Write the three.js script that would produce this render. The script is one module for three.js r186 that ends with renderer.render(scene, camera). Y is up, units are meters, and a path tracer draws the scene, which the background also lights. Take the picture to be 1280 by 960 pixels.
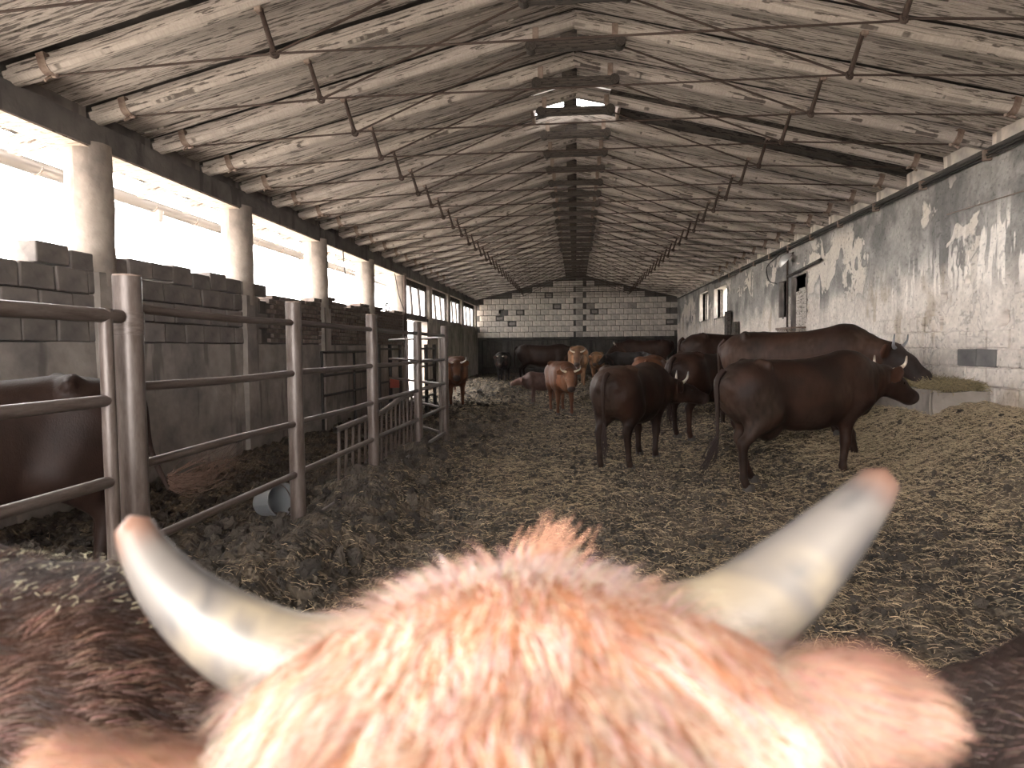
import * as THREE from 'three';
import { mergeGeometries } from 'three/addons/utils/BufferGeometryUtils.js';
import { RoundedBoxGeometry } from 'three/addons/geometries/RoundedBoxGeometry.js';

// ------------------------------------------------------------------ camera, sky, sun, exposure
const scene = new THREE.Scene();
const camera = new THREE.PerspectiveCamera(2 * Math.atan(480 / 842) * 180 / Math.PI, 1280 / 960, 0.05, 200);
camera.position.set(0, 1.55, 0);
camera.rotation.set(THREE.MathUtils.degToRad(-3.07), THREE.MathUtils.degToRad(5.46), THREE.MathUtils.degToRad(-0.5), 'YXZ');
camera.focus = 7.5; camera.userData.fStop = 5;
scene.background = new THREE.Color(1.0, 0.975, 0.955);
scene.backgroundIntensity = 10;
const sun = new THREE.DirectionalLight(new THREE.Color(1, 0.9, 0.8), 3.6);
sun.position.set(-17.5, 28, 27.5); sun.target.position.set(0, 0, -10); sun.castShadow = true;
sun.shadow.mapSize.set(2048, 2048);
Object.assign(sun.shadow.camera, { left: -40, right: 40, top: 40, bottom: -40, near: 1, far: 110 });
scene.add(sun, sun.target);
const renderer = new THREE.WebGLRenderer({ antialias: true });
renderer.toneMapping = THREE.LinearToneMapping;
renderer.toneMappingExposure = 2.45;
renderer.shadowMap.enabled = true;

// ------------------------------------------------------------------ helpers
function rng(seed) { let a = seed >>> 0; return () => { a = (a + 0x6D2B79F5) | 0; let t = Math.imul(a ^ (a >>> 15), 1 | a); t = (t + Math.imul(t ^ (t >>> 7), 61 | t)) ^ t; return ((t ^ (t >>> 14)) >>> 0) / 4294967296; }; }
const rnd = rng(7);
const rr = (a, b, r = rnd) => a + (b - a) * r();
const clamp = (x, a = 0, b = 1) => Math.min(b, Math.max(a, x));
const sst = (a, b, x) => { const t = clamp((x - a) / (b - a)); return t * t * (3 - 2 * t); };
const lerp = (a, b, t) => a + (b - a) * t;
const V = (x, y, z) => new THREE.Vector3(x, y, z);
const HT = new Float32Array(4096); { const r = rng(99); for (let i = 0; i < 4096; i++) HT[i] = r(); }
const PT = new Uint16Array(4096); { const r = rng(5); for (let i = 0; i < 4096; i++) PT[i] = i; for (let i = 4095; i > 0; i--) { const j = (r() * (i + 1)) | 0; const t = PT[i]; PT[i] = PT[j]; PT[j] = t; } }
function n2(x, y, px = 4096, py = 4096) {   // value noise 0..1, optional period
  const xi = Math.floor(x), yi = Math.floor(y), fx = x - xi, fy = y - yi, u = fx * fx * (3 - 2 * fx), v = fy * fy * (3 - 2 * fy);
  const m = (a, p) => ((a % p) + p) % p, x0 = m(xi, px), x1 = m(xi + 1, px), y0 = m(yi, py), y1 = m(yi + 1, py);
  const h = (a, b) => HT[PT[(PT[a & 4095] + b) & 4095]];
  return lerp(lerp(h(x0, y0), h(x1, y0), u), lerp(h(x0, y1), h(x1, y1), u), v);
}
function n3(x, y, z) { const zi = Math.floor(z), f = z - zi, w = f * f * (3 - 2 * f); return lerp(n2(x + zi * 17.3, y + zi * 9.1), n2(x + zi * 17.3 + 17.3, y + zi * 9.1 + 9.1), w); }
function fbm(x, y, o = 4, px = 4096, py = 4096) { let s = 0, a = 0.5, t = 0; for (let i = 0; i < o; i++) { s += a * n2(x + i * 0, y, px, py); t += a; a *= 0.55; x = x * 2; y = y * 2; px *= 2; py *= 2; } return s / t; }
const toS = (c) => Math.round(255 * clamp(c <= 0.0031308 ? 12.92 * c : 1.055 * Math.pow(c, 1 / 2.4) - 0.055));
function tex(w, h, f, srgb = true) {   // f(u,v,x,y) -> [r,g,b] linear (colour) or 0..1 (data)
  const d = new Uint8Array(w * h * 4);
  for (let y = 0; y < h; y++) for (let x = 0; x < w; x++) {
    const c = f(x / w, y / h, x, y), i = (y * w + x) * 4;
    for (let k = 0; k < 3; k++) d[i + k] = srgb ? toS(c[k]) : Math.round(255 * clamp(c[k]));
    d[i + 3] = 255;
  }
  const t = new THREE.DataTexture(d, w, h, THREE.RGBAFormat);
  t.wrapS = t.wrapT = THREE.RepeatWrapping; t.magFilter = THREE.LinearFilter; t.minFilter = THREE.LinearMipmapLinearFilter; t.generateMipmaps = true;
  if (srgb) t.colorSpace = THREE.SRGBColorSpace; t.needsUpdate = true; return t;
}
const mix3 = (a, b, t) => [lerp(a[0], b[0], t), lerp(a[1], b[1], t), lerp(a[2], b[2], t)];
const col = (r, g, b) => new THREE.Color().setRGB(r, g, b);
const mat = (o) => new THREE.MeshStandardMaterial({ roughness: 0.85, metalness: 0, ...o });
const taken = {};
const numbered = (n) => { const k = taken[n] = (taken[n] ?? -1) + 1; return k ? n + '_' + String(k).padStart(3, '0') : n; };
function mesh(name, geo, m, parent, kind) {
  const o = new THREE.Mesh(geo, m); o.castShadow = o.receiveShadow = true;
  o.name = parent && parent !== scene ? name : numbered(name);
  (parent ?? scene).add(o); if (kind) o.userData.kind = kind; return o;
}
function thing(name, label, category, group, pos = [0, 0, 0], turn = 0) {
  const o = new THREE.Group(); o.name = numbered(name); o.position.set(...pos); o.rotation.y = turn;
  o.userData = { label, category }; if (group) o.userData.group = group; scene.add(o); return o;
}
function struct(name, label) { const o = new THREE.Group(); o.name = name; o.userData = { kind: 'structure', label, category: name.split('_')[0] }; scene.add(o); return o; }
const tag = (o, label, category, group, kind) => { Object.assign(o.userData, { label, category }); if (group) o.userData.group = group; if (kind) o.userData.kind = kind; return o; };
function uvBox(g) {   // uv in metres by dominant normal axis
  const p = g.attributes.position, n = g.attributes.normal, uv = new Float32Array(p.count * 2);
  for (let i = 0; i < p.count; i++) {
    const ax = Math.abs(n.getX(i)), ay = Math.abs(n.getY(i)), az = Math.abs(n.getZ(i));
    if (ax >= ay && ax >= az) { uv[2 * i] = p.getZ(i); uv[2 * i + 1] = p.getY(i); }
    else if (ay >= az) { uv[2 * i] = p.getX(i); uv[2 * i + 1] = p.getZ(i); }
    else { uv[2 * i] = p.getX(i); uv[2 * i + 1] = p.getY(i); }
  }
  g.setAttribute('uv', new THREE.BufferAttribute(uv, 2)); return g;
}
function box(x0, x1, y0, y1, z0, z1, r = 0) {
  const w = x1 - x0, h = y1 - y0, d = z1 - z0;
  const g = r ? new RoundedBoxGeometry(w, h, d, 1, Math.min(r, w / 2.1, h / 2.1, d / 2.1)) : new THREE.BoxGeometry(w, h, d);
  g.translate((x0 + x1) / 2, (y0 + y1) / 2, (z0 + z1) / 2); return uvBox(g);
}
function rod(a, b, r, seg = 8, r2 = r) {   // closed cylinder between two points
  const A = V(...a), B = V(...b), L = A.distanceTo(B), g = new THREE.CylinderGeometry(r2, r, L, seg, 1);
  g.translate(0, L / 2, 0); g.applyQuaternion(new THREE.Quaternion().setFromUnitVectors(V(0, 1, 0), B.clone().sub(A).normalize())); g.translate(...a); return g;
}
const tube = (pts, r, seg = 20, rs = 6) => new THREE.TubeGeometry(new THREE.CatmullRomCurve3(pts.map((p) => V(...p))), seg, r, rs);
function taper(pts, rad, seg = 20, rs = 10, colf) {   // swept tube with radius function of t
  const c = new THREE.CatmullRomCurve3(pts.map((p) => (p.isVector3 ? p : V(...p)))), g = new THREE.TubeGeometry(c, seg, 1, rs), p = g.attributes.position;
  for (let i = 0; i <= seg; i++) { const t = i / seg, o = c.getPointAt(t), R = rad(t); for (let j = 0; j <= rs; j++) { const k = i * (rs + 1) + j; p.setXYZ(k, o.x + (p.getX(k) - o.x) * R, o.y + (p.getY(k) - o.y) * R, o.z + (p.getZ(k) - o.z) * R); } }
  g.computeVertexNormals();
  if (colf) { const cc = new Float32Array(p.count * 3); for (let i = 0; i <= seg; i++) for (let j = 0; j <= rs; j++) { const k = i * (rs + 1) + j; cc.set(colf(i / seg, j / rs * 6.283, p.getX(k), p.getY(k), p.getZ(k)), k * 3); } g.setAttribute('color', new THREE.BufferAttribute(cc, 3)); }
  return g;
}
const merge = (gs) => mergeGeometries(gs.map((g) => { const h = g.index ? g.toNonIndexed() : g; for (const k of Object.keys(h.attributes)) if (!['position', 'normal', 'uv'].includes(k)) h.deleteAttribute(k); if (!h.attributes.uv) h.setAttribute('uv', new THREE.BufferAttribute(new Float32Array(h.attributes.position.count * 2), 2)); return h; }), false);
function rough(g, amp, freq, seed = 0) {   // push vertices about by noise (same point, same push)
  const p = g.attributes.position;
  for (let i = 0; i < p.count; i++) { const x = p.getX(i) * freq + seed, y = p.getY(i) * freq, z = p.getZ(i) * freq; p.setXYZ(i, p.getX(i) + amp * (n3(x, y, z) - 0.5) * 2, p.getY(i) + amp * (n3(x + 31, y, z) - 0.5) * 2, p.getZ(i) + amp * (n3(x, y + 57, z) - 0.5) * 2); }
  g.computeVertexNormals(); return g;
}
function instances(name, geo, m, list, parent) {   // list of {m: Matrix4, c?: Color}: countless small stuff
  const o = new THREE.InstancedMesh(geo, m, list.length); o.castShadow = o.receiveShadow = true;
  list.forEach((e, i) => { o.setMatrixAt(i, e.m); if (e.c) o.setColorAt(i, e.c); });
  o.name = parent ? name : numbered(name); o.userData.kind = 'stuff'; (parent ?? scene).add(o); return o;
}

// ------------------------------------------------------------------ the barn's measures
const XL = -4.75, XR = 4.75, ZB = -32.5, ZF = 1.95, RIDGE = 5.12, SLOPE = 0.245;
const deckY = (x) => RIDGE - SLOPE * Math.abs(x);
const Z0 = -5.44, DZ = 1.007;          // trusses stand at Z0 - k * DZ
const trussZ = (k) => Z0 - k * DZ;

// ------------------------------------------------------------------ procedural materials
// whitewashed boards, grain along u (metres), 2 m x 1 m tile
const boardTex = (peel, seed) => tex(1024, 512, (u, v) => {
  const grain = fbm(u * 12 + seed, v * 150, 3, 12, 150), broad = fbm(u * 5, v * 9 + seed, 3, 5, 9), fine = n2(u * 180, v * 256, 180, 256);
  const flake = fbm(u * 13 + seed * 3, v * 64, 4, 13, 64);
  let c = mix3([0.3, 0.268, 0.242], [0.55, 0.498, 0.452], grain * 0.75 + broad * 0.16);
  const bare = sst(peel, peel - 0.07, flake + (grain - 0.5) * 0.25);
  c = mix3(c, mix3([0.075, 0.066, 0.06], [0.16, 0.138, 0.12], grain), bare);
  const crack = sst(0.27, 0.2, n2(u * 4 + seed, v * 120, 4, 120)) * 0.6; c = c.map((q) => q * (1 - crack * 0.7) * (0.86 + 0.25 * fine));
  return c;
});
const bTexA = boardTex(0.375, 3), bTexB = boardTex(0.455, 11);
const bBump = tex(512, 512, (u, v) => { const g = fbm(u * 8, v * 110, 3, 8, 110); return [g, g, g]; }, false);
const woodM = [];
for (let i = 0; i < 6; i++) { const k = [1, 0.9, 0.8, 0.96, 0.68, 0.86][i]; woodM.push(mat({ map: i % 2 ? bTexB : bTexA, color: col(k * 1.16, k * 1.13, k * 1.1), bumpMap: bBump, bumpScale: 0.004, roughness: 0.92 })); }
const rafterM = [0, 1, 2].map((i) => mat({ map: bTexA, color: col(...[[1.02, 0.99, 0.95], [0.88, 0.85, 0.82], [0.95, 0.92, 0.9]][i]), bumpMap: bBump, bumpScale: 0.005, roughness: 0.9 }));
const darkWood = mat({ map: bTexB, color: col(0.17, 0.155, 0.145), bumpMap: bBump, bumpScale: 0.004, roughness: 0.95 });
const paleWood = mat({ map: bTexA, color: col(1.0, 0.9, 0.8), bumpMap: bBump, bumpScale: 0.003 });
// cement / plaster, 4 m tile
const cemTex = tex(1024, 1024, (u, v) => {
  const a = fbm(u * 8, v * 8, 5, 8, 8), b = fbm(u * 40 + 5, v * 40, 3, 40, 40), s = fbm(u * 30, v * 5, 3, 30, 5);
  let c = mix3([0.115, 0.105, 0.10], [0.30, 0.27, 0.245], clamp(a * 1.5 - 0.3 + (b - 0.5) * 0.35));
  c = mix3(c, [0.07, 0.062, 0.058], sst(0.58, 0.75, s) * 0.6);
  return c;
});
const cemBump = tex(512, 512, (u, v) => { const a = fbm(u * 16, v * 16, 5, 16, 16); return [a, a, a]; }, false);
const cemM = (k, g = 1, b = 1, bs = 0.012) => { const t = cemTex.clone(), q = cemBump.clone(); t.repeat.set(0.25, 0.25); q.repeat.set(0.5, 0.5); t.needsUpdate = q.needsUpdate = true; return mat({ map: t, color: col(k, k * g, k * b), bumpMap: q, bumpScale: bs, roughness: 0.95 }); };
const mCement = cemM(1.2, 0.96, 0.93), mBlockL = [cemM(1.05, 0.95, 0.92), cemM(1.25, 0.95, 0.92), cemM(0.9, 0.95, 0.92)], mColumn = cemM(1.5, 0.93, 0.86), mBeam = cemM(0.62, 1, 1.02);
const mBrick = [cemM(1.1, 0.82, 0.74), cemM(0.85, 0.85, 0.78), cemM(1.25, 0.87, 0.8)];
const mBlockB = [cemM(3.3, 0.96, 0.89), cemM(3.0, 0.96, 0.89), cemM(2.6, 0.97, 0.91), cemM(1.6, 0.98, 0.95)];
const mMortar = cemM(0.42), mDark = cemM(0.3, 0.98, 0.95);
// rust and steel
const rustTex = tex(256, 256, (u, v) => { const a = fbm(u * 10, v * 10, 4, 10, 10), b = n2(u * 90, v * 90, 90, 90); return mix3([0.13, 0.085, 0.065], [0.30, 0.235, 0.2], clamp(a * 1.5 - 0.3 + (b - 0.5) * 0.3)); });
const mPipe = mat({ map: rustTex, color: col(0.5, 0.52, 0.545), roughness: 0.42, metalness: 0.25 });
const mPipeDark = mat({ map: rustTex, color: col(0.16, 0.19, 0.2), roughness: 0.6, metalness: 0.2 });
const mRust = mat({ map: rustTex, color: col(0.26, 0.235, 0.225), roughness: 0.9, metalness: 0.1 });
const mStrap = mat({ map: rustTex, color: col(1.05, 1.05, 1.02), roughness: 0.8, metalness: 0.1 });
const mZinc = mat({ color: col(0.62, 0.6, 0.58), roughness: 0.4, metalness: 0.6 });
const mSkyPane = mat({ color: col(0.86, 0.87, 0.88), roughness: 0.9 }); 

// ------------------------------------------------------------------ the floor: trodden dung and straw
function ghBase(x, z) {
  let h = 0.22 * sst(-18, -25, z);
  const am = sst(-1, -6, z) * lerp(1, 0.55, sst(-12, -22, z)), s0 = lerp(1.5, 2.3, sst(-11, -8, z));
  h += am * (0.22 * sst(s0, s0 + 1.1, x) + 0.62 * sst(3.15, 4.5, x + 0.25 * (n2(z * 0.9, 3) - 0.5)));
  const pen = sst(-1.2, -2.6, x);
  h += pen * 0.06 + 0.2 * Math.exp(-(((x + 1.95) / 0.5) ** 2)) * sst(-2.2, -3.6, z) * sst(-11, -9, z) * (0.4 + 1.2 * n2(x * 1.7, z * 1.3));
  h += 0.34 * Math.exp(-(((x + 1.9) / 1.0) ** 2) - (((z + 20.6) / 1.1) ** 2)) + 0.3 * Math.exp(-(((x + 3.2) / 0.8) ** 2) - (((z + 21.5) / 1.6) ** 2)) + 0.2 * Math.exp(-(((x - 0.4) / 0.9) ** 2) - (((z + 19.5) / 0.8) ** 2));
  return h;
}
const clumpy = (x, z) => clamp(0.45 + 0.75 * sst(-0.9, -1.9, x) + 0.5 * sst(-15, -18, z) - 0.25 * sst(2.6, 3.6, x));
function gh(x, z) {
  const c = clumpy(x, z), b = fbm(x * 1.6, z * 1.6, 2), r = 1 - Math.abs(2 * fbm(x * 5.5 + 40, z * 5.5, 3) - 1), f = fbm(x * 19, z * 19 + 9, 2);
  return ghBase(x, z) + 0.09 * (b - 0.5) * (0.6 + c) + 0.13 * c * (r - 0.72) + 0.05 * (f - 0.5);
}
// how much straw lies there: pale drifts seen in the middle, on the bank and at the back
function strawy(x, z) {
  const s = (cx, cz, rx, rz) => Math.exp(-(((x - cx) / rx) ** 2) - (((z - cz) / rz) ** 2));
  const p = 1.5 * s(-0.45, -7.6, 0.7, 1.2) + 0.8 * s(0.9, -4.3, 0.9, 0.7) + 2.2 * s(3.9, -8.0, 1.3, 2.8) + 0.7 * s(2.6, -10, 1.4, 2.4) + 0.7 * s(-1.6, -18, 1.6, 2.4) + 0.5 * s(0.5, -12, 1.5, 3) + 0.6 * s(-1.35, -9.3, 0.4, 0.9) + 0.35 * s(2.5, -6, 1.5, 1.5);
  return clamp((p + 0.22) * (0.45 + 1.1 * fbm(x * 1.5 + 8, z * 1.5, 3)));
}
const dungTex = tex(1024, 1024, (u, v) => {
  const a = fbm(u * 14, v * 14, 5, 14, 14), b = fbm(u * 60, v * 60 + 3, 3, 60, 60), s1 = n2(u * 200, v * 46, 200, 46), s2 = n2(u * 46 + 9, v * 200, 46, 200);
  let c = mix3([0.015, 0.0118, 0.009], [0.112, 0.086, 0.06], clamp(a * 1.7 - 0.4 + (b - 0.5) * 0.8));
  const straw = Math.max(sst(0.74, 0.86, s1) * sst(0.42, 0.6, n2(u * 17, v * 17, 17, 17)), sst(0.76, 0.88, s2) * sst(0.5, 0.62, n2(u * 17 + 6, v * 17, 17, 17)));
  return mix3(c, [0.3, 0.24, 0.165], straw * 0.5);
});
dungTex.repeat.set(0.4, 0.4);
const dungBump = tex(1024, 1024, (u, v) => { const a = fbm(u * 26, v * 26, 5, 26, 26), s = n2(u * 160, v * 60, 160, 60) * 0.25 + n2(u * 60, v * 160 + 7, 60, 160) * 0.25, h = a * 0.7 + s; return [h, h, h]; }, false); dungBump.repeat.set(0.4, 0.4);
const floorM = mat({ map: dungTex, bumpMap: dungBump, bumpScale: 0.09, roughness: 0.97 });
const floor = struct('floor', 'trodden dung and straw covering the barn floor');
{
  const zs = []; for (let z = ZF; z > ZB; z -= 0.03 * (1 + Math.max(0, -z - 4) / 7) * (z > -2.4 ? 3 : 1)) zs.push(z); zs.push(ZB);
  const nx = 250, nz = zs.length, pos = new Float32Array(nx * nz * 3), uv = new Float32Array(nx * nz * 2), idx = [];
  for (let j = 0; j < nz; j++) for (let i = 0; i < nx; i++) {
    const x = XL - 0.05 + (XR - XL + 0.1) * i / (nx - 1), z = zs[j], k = j * nx + i;
    pos.set([x, gh(x, z), z], k * 3); uv.set([x, z], k * 2);
    if (i < nx - 1 && j < nz - 1) idx.push(k, k + 1, k + nx, k + 1, k + nx + 1, k + nx);
  }
  const g = new THREE.BufferGeometry(); g.setAttribute('position', new THREE.BufferAttribute(pos, 3)); g.setAttribute('uv', new THREE.BufferAttribute(uv, 2)); g.setIndex(idx); g.computeVertexNormals();
  mesh('trodden_ground', g, floorM, floor);
  mesh('ground_slab', box(XL - 0.4, XR + 0.4, -0.5, -0.3, ZB - 0.4, ZF + 0.4), mDark, floor);
}
{ // clods and straw: nobody could count them
  const r = rng(21), clod = rough(new THREE.IcosahedronGeometry(1, 3), 0.55, 2.6), list = [], M = new THREE.Matrix4(), q = new THREE.Quaternion(), e = new THREE.Euler();
  for (let i = 0; i < 9000; i++) {
    const z = -2.2 - 26 * Math.pow(r(), 1.7), x = rr(XL + 0.1, XR - 0.2, r); if (r() > clumpy(x, z) * 0.85) continue;
    const s = rr(0.008, 0.035, r) * (x < -1.2 && r() < 0.4 ? 1.7 : 1); e.set(r() * 6, r() * 6, r() * 6); q.setFromEuler(e);
    const k = rr(0.4, 1.2, r); list.push({ m: new THREE.Matrix4().compose(V(x, gh(x, z) + s * 0.25, z), q, V(s * rr(0.8, 1.5, r), s * rr(0.5, 0.9, r), s)), c: col(0.062 * k, 0.049 * k, 0.038 * k) });
  }
  tag(instances('dung_clods', clod, mat({ color: 0xffffff, roughness: 1 }), list), 'crumbled dung clods scattered over the barn floor', 'dung', null, 'stuff');
  const st = tube([[-0.5, 0, 0], [-0.15, 0.03, 0.02], [0.2, 0.02, -0.02], [0.5, 0, 0.01]], 0.012, 4, 3), sl = [];
  for (let i = 0; i < 290000; i++) {
    const z = -1.8 - 27 * Math.pow(r(), 1.6), x = rr(XL + 0.1, XR - 0.1, r), s = strawy(x, z); if (r() > s * 0.85 + 0.15 || (x < -1.95 + 0.3 * n2(z * 2, 5) && z > -13 && r() < 0.96)) continue;
    const L = rr(0.018, 0.075, r) * (r() < 0.05 ? 2.2 : 1), w = rr(0.09, 0.2, r); e.set(rr(-0.3, 0.3, r), r() * 6.283, rr(-0.45, 0.45, r)); q.setFromEuler(e);
    const k = 0.3 + 1.0 * r() * r() + (r() < 0.06 ? 0.4 : 0); sl.push({ m: new THREE.Matrix4().compose(V(x, gh(x, z) + 0.008, z), q, V(L, w, w)), c: col(0.56 * k, 0.425 * k, 0.265 * k) });
  }
  for (let i = 0; i < 30000; i++) {   // the deep litter banked up against the right wall
    const x = 4.72 - 2.0 * Math.pow(r(), 1.3), z = -8.3 + (r() + r() + r() - 1.5) * 2.6, L = rr(0.02, 0.08, r), w = rr(0.1, 0.24, r); if (r() > sst(2.9, 4.3, x + 1.0 * n2(z * 1.3, x * 1.3))) continue; e.set(rr(-0.3, 0.3, r), r() * 6.283, rr(-0.5, 0.5, r)); q.setFromEuler(e);
    const k = 0.4 + 0.9 * r(); sl.push({ m: new THREE.Matrix4().compose(V(x, gh(x, z) + 0.012, z), q, V(L, w, w)), c: col(0.46 * k, 0.36 * k, 0.235 * k) });
  }
  tag(instances('loose_straw', st, mat({ color: 0xffffff, roughness: 0.8 }), sl), 'loose straw strewn over the barn floor', 'straw', null, 'stuff');
}

// ------------------------------------------------------------------ outside ground
const outTex = tex(256, 256, (u, v) => mix3([0.44, 0.4, 0.35], [0.56, 0.51, 0.46], fbm(u * 8, v * 8, 5, 8, 8))), outM = mat({ map: outTex, roughness: 1 });
for (const [x0, x1, z0, z1] of [[-60, XL - 0.5, -70, 40], [XR + 0.5, 60, -70, 40]]) { const o = mesh('ground', box(x0, x1, -0.3, -0.02, z0, z1), outM, scene, 'structure'); o.userData.label = 'dry bare ground outside the barn'; o.userData.category = 'ground'; }
{ const o = mesh('ground', box(XL - 0.5, XR + 0.5, -0.3, -0.02, ZF + 0.3, 40), outM, scene, 'structure'); o.userData.label = 'dry bare ground before the open barn end'; o.userData.category = 'ground'; }

// ------------------------------------------------------------------ left wall: plastered base, block courses, brick courses, columns, eave beam
const wl = struct('wall_left', 'low grey block and brick wall under the open eaves');
const ZW = -18.3;   // the door and the windows begin here
mesh('plastered_base', rough(uvBox(new THREE.BoxGeometry(0.3, 2.03, ZF - ZW, 2, 16, 130).translate(XL - 0.15, 0.62, (ZF + ZW) / 2)), 0.012, 4), mCement, wl);
{
  const r = rng(31); mesh('core', box(XL - 0.26, XL - 0.05, 1.6, 2.3, ZW, ZF), mMortar, wl);
  const H = 0.235, variants = []; for (let i = 0; i < 5; i++) variants.push(uvBox(rough(new RoundedBoxGeometry(0.27, H - 0.014, 0.392, 2, 0.018), 0.010, 9, i * 7)));
  for (let c = 0; c < 4; c++) for (let k = 0; k < 34; k++) {
    const z = ZF - 0.25 - k * 0.405 - (c % 2) * 0.2; if (z < -9.9) continue;
    if (c === 3 && r() < 0.06) continue;
    const o = mesh('block', variants[(r() * 5) | 0], mBlockL[(r() * 3) | 0], wl); o.position.set(XL - 0.125 + rr(-0.012, 0.012, r), 1.64 + H * (c + 0.5) - (c === 3 ? rr(0, 0.05, r) : 0), z); o.rotation.set(rr(-0.012, 0.012, r), 0, 0);
    if (c === 3) o.scale.y = rr(0.7, 1.02, r);
  }
  const bv = [0, 1, 2].map((i) => uvBox(rough(new RoundedBoxGeometry(0.26, 0.064, 0.243, 1, 0.008), 0.005, 12, i * 5))), rest = [];
  for (let c = 0; c < 12; c++) for (let k = 0; k < 34; k++) {
    const z = -10.25 - k * 0.255 - (c % 2) * 0.125; if (z < ZW + 0.1) continue; if (c > 9 && n2(k * 0.35, 4) * 3.2 < c - 9.2) continue;
    const y = 1.66 + 0.076 * (c + 0.5), x = XL - 0.125 + rr(-0.012, 0.012, r);
    if (k < 22) { const o = mesh('brick', bv[(r() * 3) | 0], mBrick[(r() * 3) | 0], wl); o.position.set(x, y, z); }
    else rest.push(bv[0].clone().translate(x, y, z));
  }
  mesh('far_bricks', merge(rest), mBrick[1], wl, 'stuff');
  for (let k = 0; k < 5; k++) { // columns carrying the eave beam, with their pilasters below
    const z = -6.45 - k * 2.98 + 0.0;
    const pts = []; for (let i = 0; i <= 14; i++) pts.push(new THREE.Vector2(0.215 + 0.008 * (n2(i * 0.9, k * 5) - 0.5), 2.2 + 1.42 * i / 14));
    const g = rough(new THREE.LatheGeometry(pts, 28), 0.008, 6, k); const uv = g.attributes.uv; for (let i = 0; i < uv.count; i++) uv.setXY(i, uv.getX(i) * 1.35, uv.getY(i) * 1.4);
    const o = mesh('column', g, mColumn, wl); o.position.set(XL - 0.13, 0, z);
    mesh('pilaster', rough(uvBox(new THREE.BoxGeometry(0.34, 2.7, 0.34, 2, 14, 2).translate(XL - 0.1, 0.98, z)), 0.01, 5, k), mCement, wl);
  }
  for (const z of [-3.47, -0.49, 2.49]) { const o = mesh('column', new THREE.CylinderGeometry(0.215, 0.215, 1.5, 24).translate(0, 2.9, 0), mColumn, wl); o.position.set(XL - 0.13, 0, z); }
  mesh('eave_beam', rough(uvBox(new THREE.BoxGeometry(0.34, 0.25, ZF - ZB, 2, 2, 120).translate(XL - 0.15, 3.695, (ZF + ZB) / 2)), 0.008, 3), mBeam, wl);
  mesh('beam_soffit_board', box(XL - 0.31, XL + 0.01, 3.552, 3.572, ZB, ZF), paleWood, wl);
  for (let k = -8; k < 27; k++) { const z = trussZ(k) - DZ / 2; if (z < ZB || z > ZF) continue; const o = mesh('infill_block', rough(box(-0.09, 0.09, -0.1, 0.13, -DZ / 2 + 0.085, DZ / 2 - 0.085, 0.02), 0.006, 6, k), k % 2 ? mBeam : mBlockL[2], wl); o.position.set(XL - 0.14, 3.9, z); }
}
// left wall past the bricks: a doorway, then plaster under four boarded plastic windows
const winZ = [[-18.6, -21.6], [-22.0, -24.85], [-25.3, -27.9], [-28.4, -31.7]];
mesh('plaster_panel', rough(uvBox(new THREE.BoxGeometry(0.3, 2.95, -21.6 - ZB, 2, 18, 60).translate(XL - 0.15, 1.07, (-21.6 + ZB) / 2)), 0.012, 4), mCement, wl);
mesh('door_pier', box(XL - 0.3, XL, -0.4, 3.57, ZW - 0.35, ZW + 0.02), mColumn, wl);
for (let i = 0; i < 4; i++) mesh('window_pier', rough(box(XL - 0.3, XL + 0.03, 2.4, 3.58, winZ[i][1] - 0.42, winZ[i][1] + 0.02, 0.02), 0.01, 5, i), mColumn, wl);
const paneM = new THREE.MeshPhysicalMaterial({ color: col(0.97, 0.98, 0.99), transmission: 0.9, roughness: 0.7, thickness: 0 });
winZ.forEach(([a, b], i) => {
  const w = struct('window_' + (i + 1), 'white plastic sheet window with slanting wooden bars in the left wall'), z0 = b, z1 = a, X = XL - 0.12;
  mesh('window_frame', merge([box(X - 0.04, X + 0.04, 2.5, 2.58, z0, z1), box(X - 0.04, X + 0.04, 3.38, 3.56, z0, z1), box(X - 0.04, X + 0.04, 2.5, 3.5, z1 - 0.08, z1), box(X - 0.04, X + 0.04, 2.5, 3.5, z0, z0 + 0.08)]), darkWood, w);
  for (let k = 0; k < 3; k++) { const za = lerp(z1, z0, k / 3), zb = lerp(z1, z0, (k + 1) / 3); mesh('pane', box(X - 0.012, X - 0.008, 2.56, 3.4, zb + 0.02, za - 0.02), paneM, w); if (k) mesh('bar', rod([X + 0.02, 2.55, za - 0.12 - i * 0.03], [X + 0.02, 3.42, za + 0.1], 0.05, 4), mBlockL[1], w); }
});
{ const d = struct('door_1', 'open doorway in the left wall beyond the bricks'); mesh('door_lintel', box(XL - 0.28, XL - 0.02, 2.4, 2.5, -21.6, -18.6), darkWood, d); mesh('door_jamb', box(XL - 0.28, XL - 0.02, -0.3, 2.4, -21.62, -21.4), mColumn, d); mesh('door_leaf', box(XL - 0.9, XL - 0.84, 0, 2.3, -21.4, -20.2), paleWood, d); }

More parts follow.
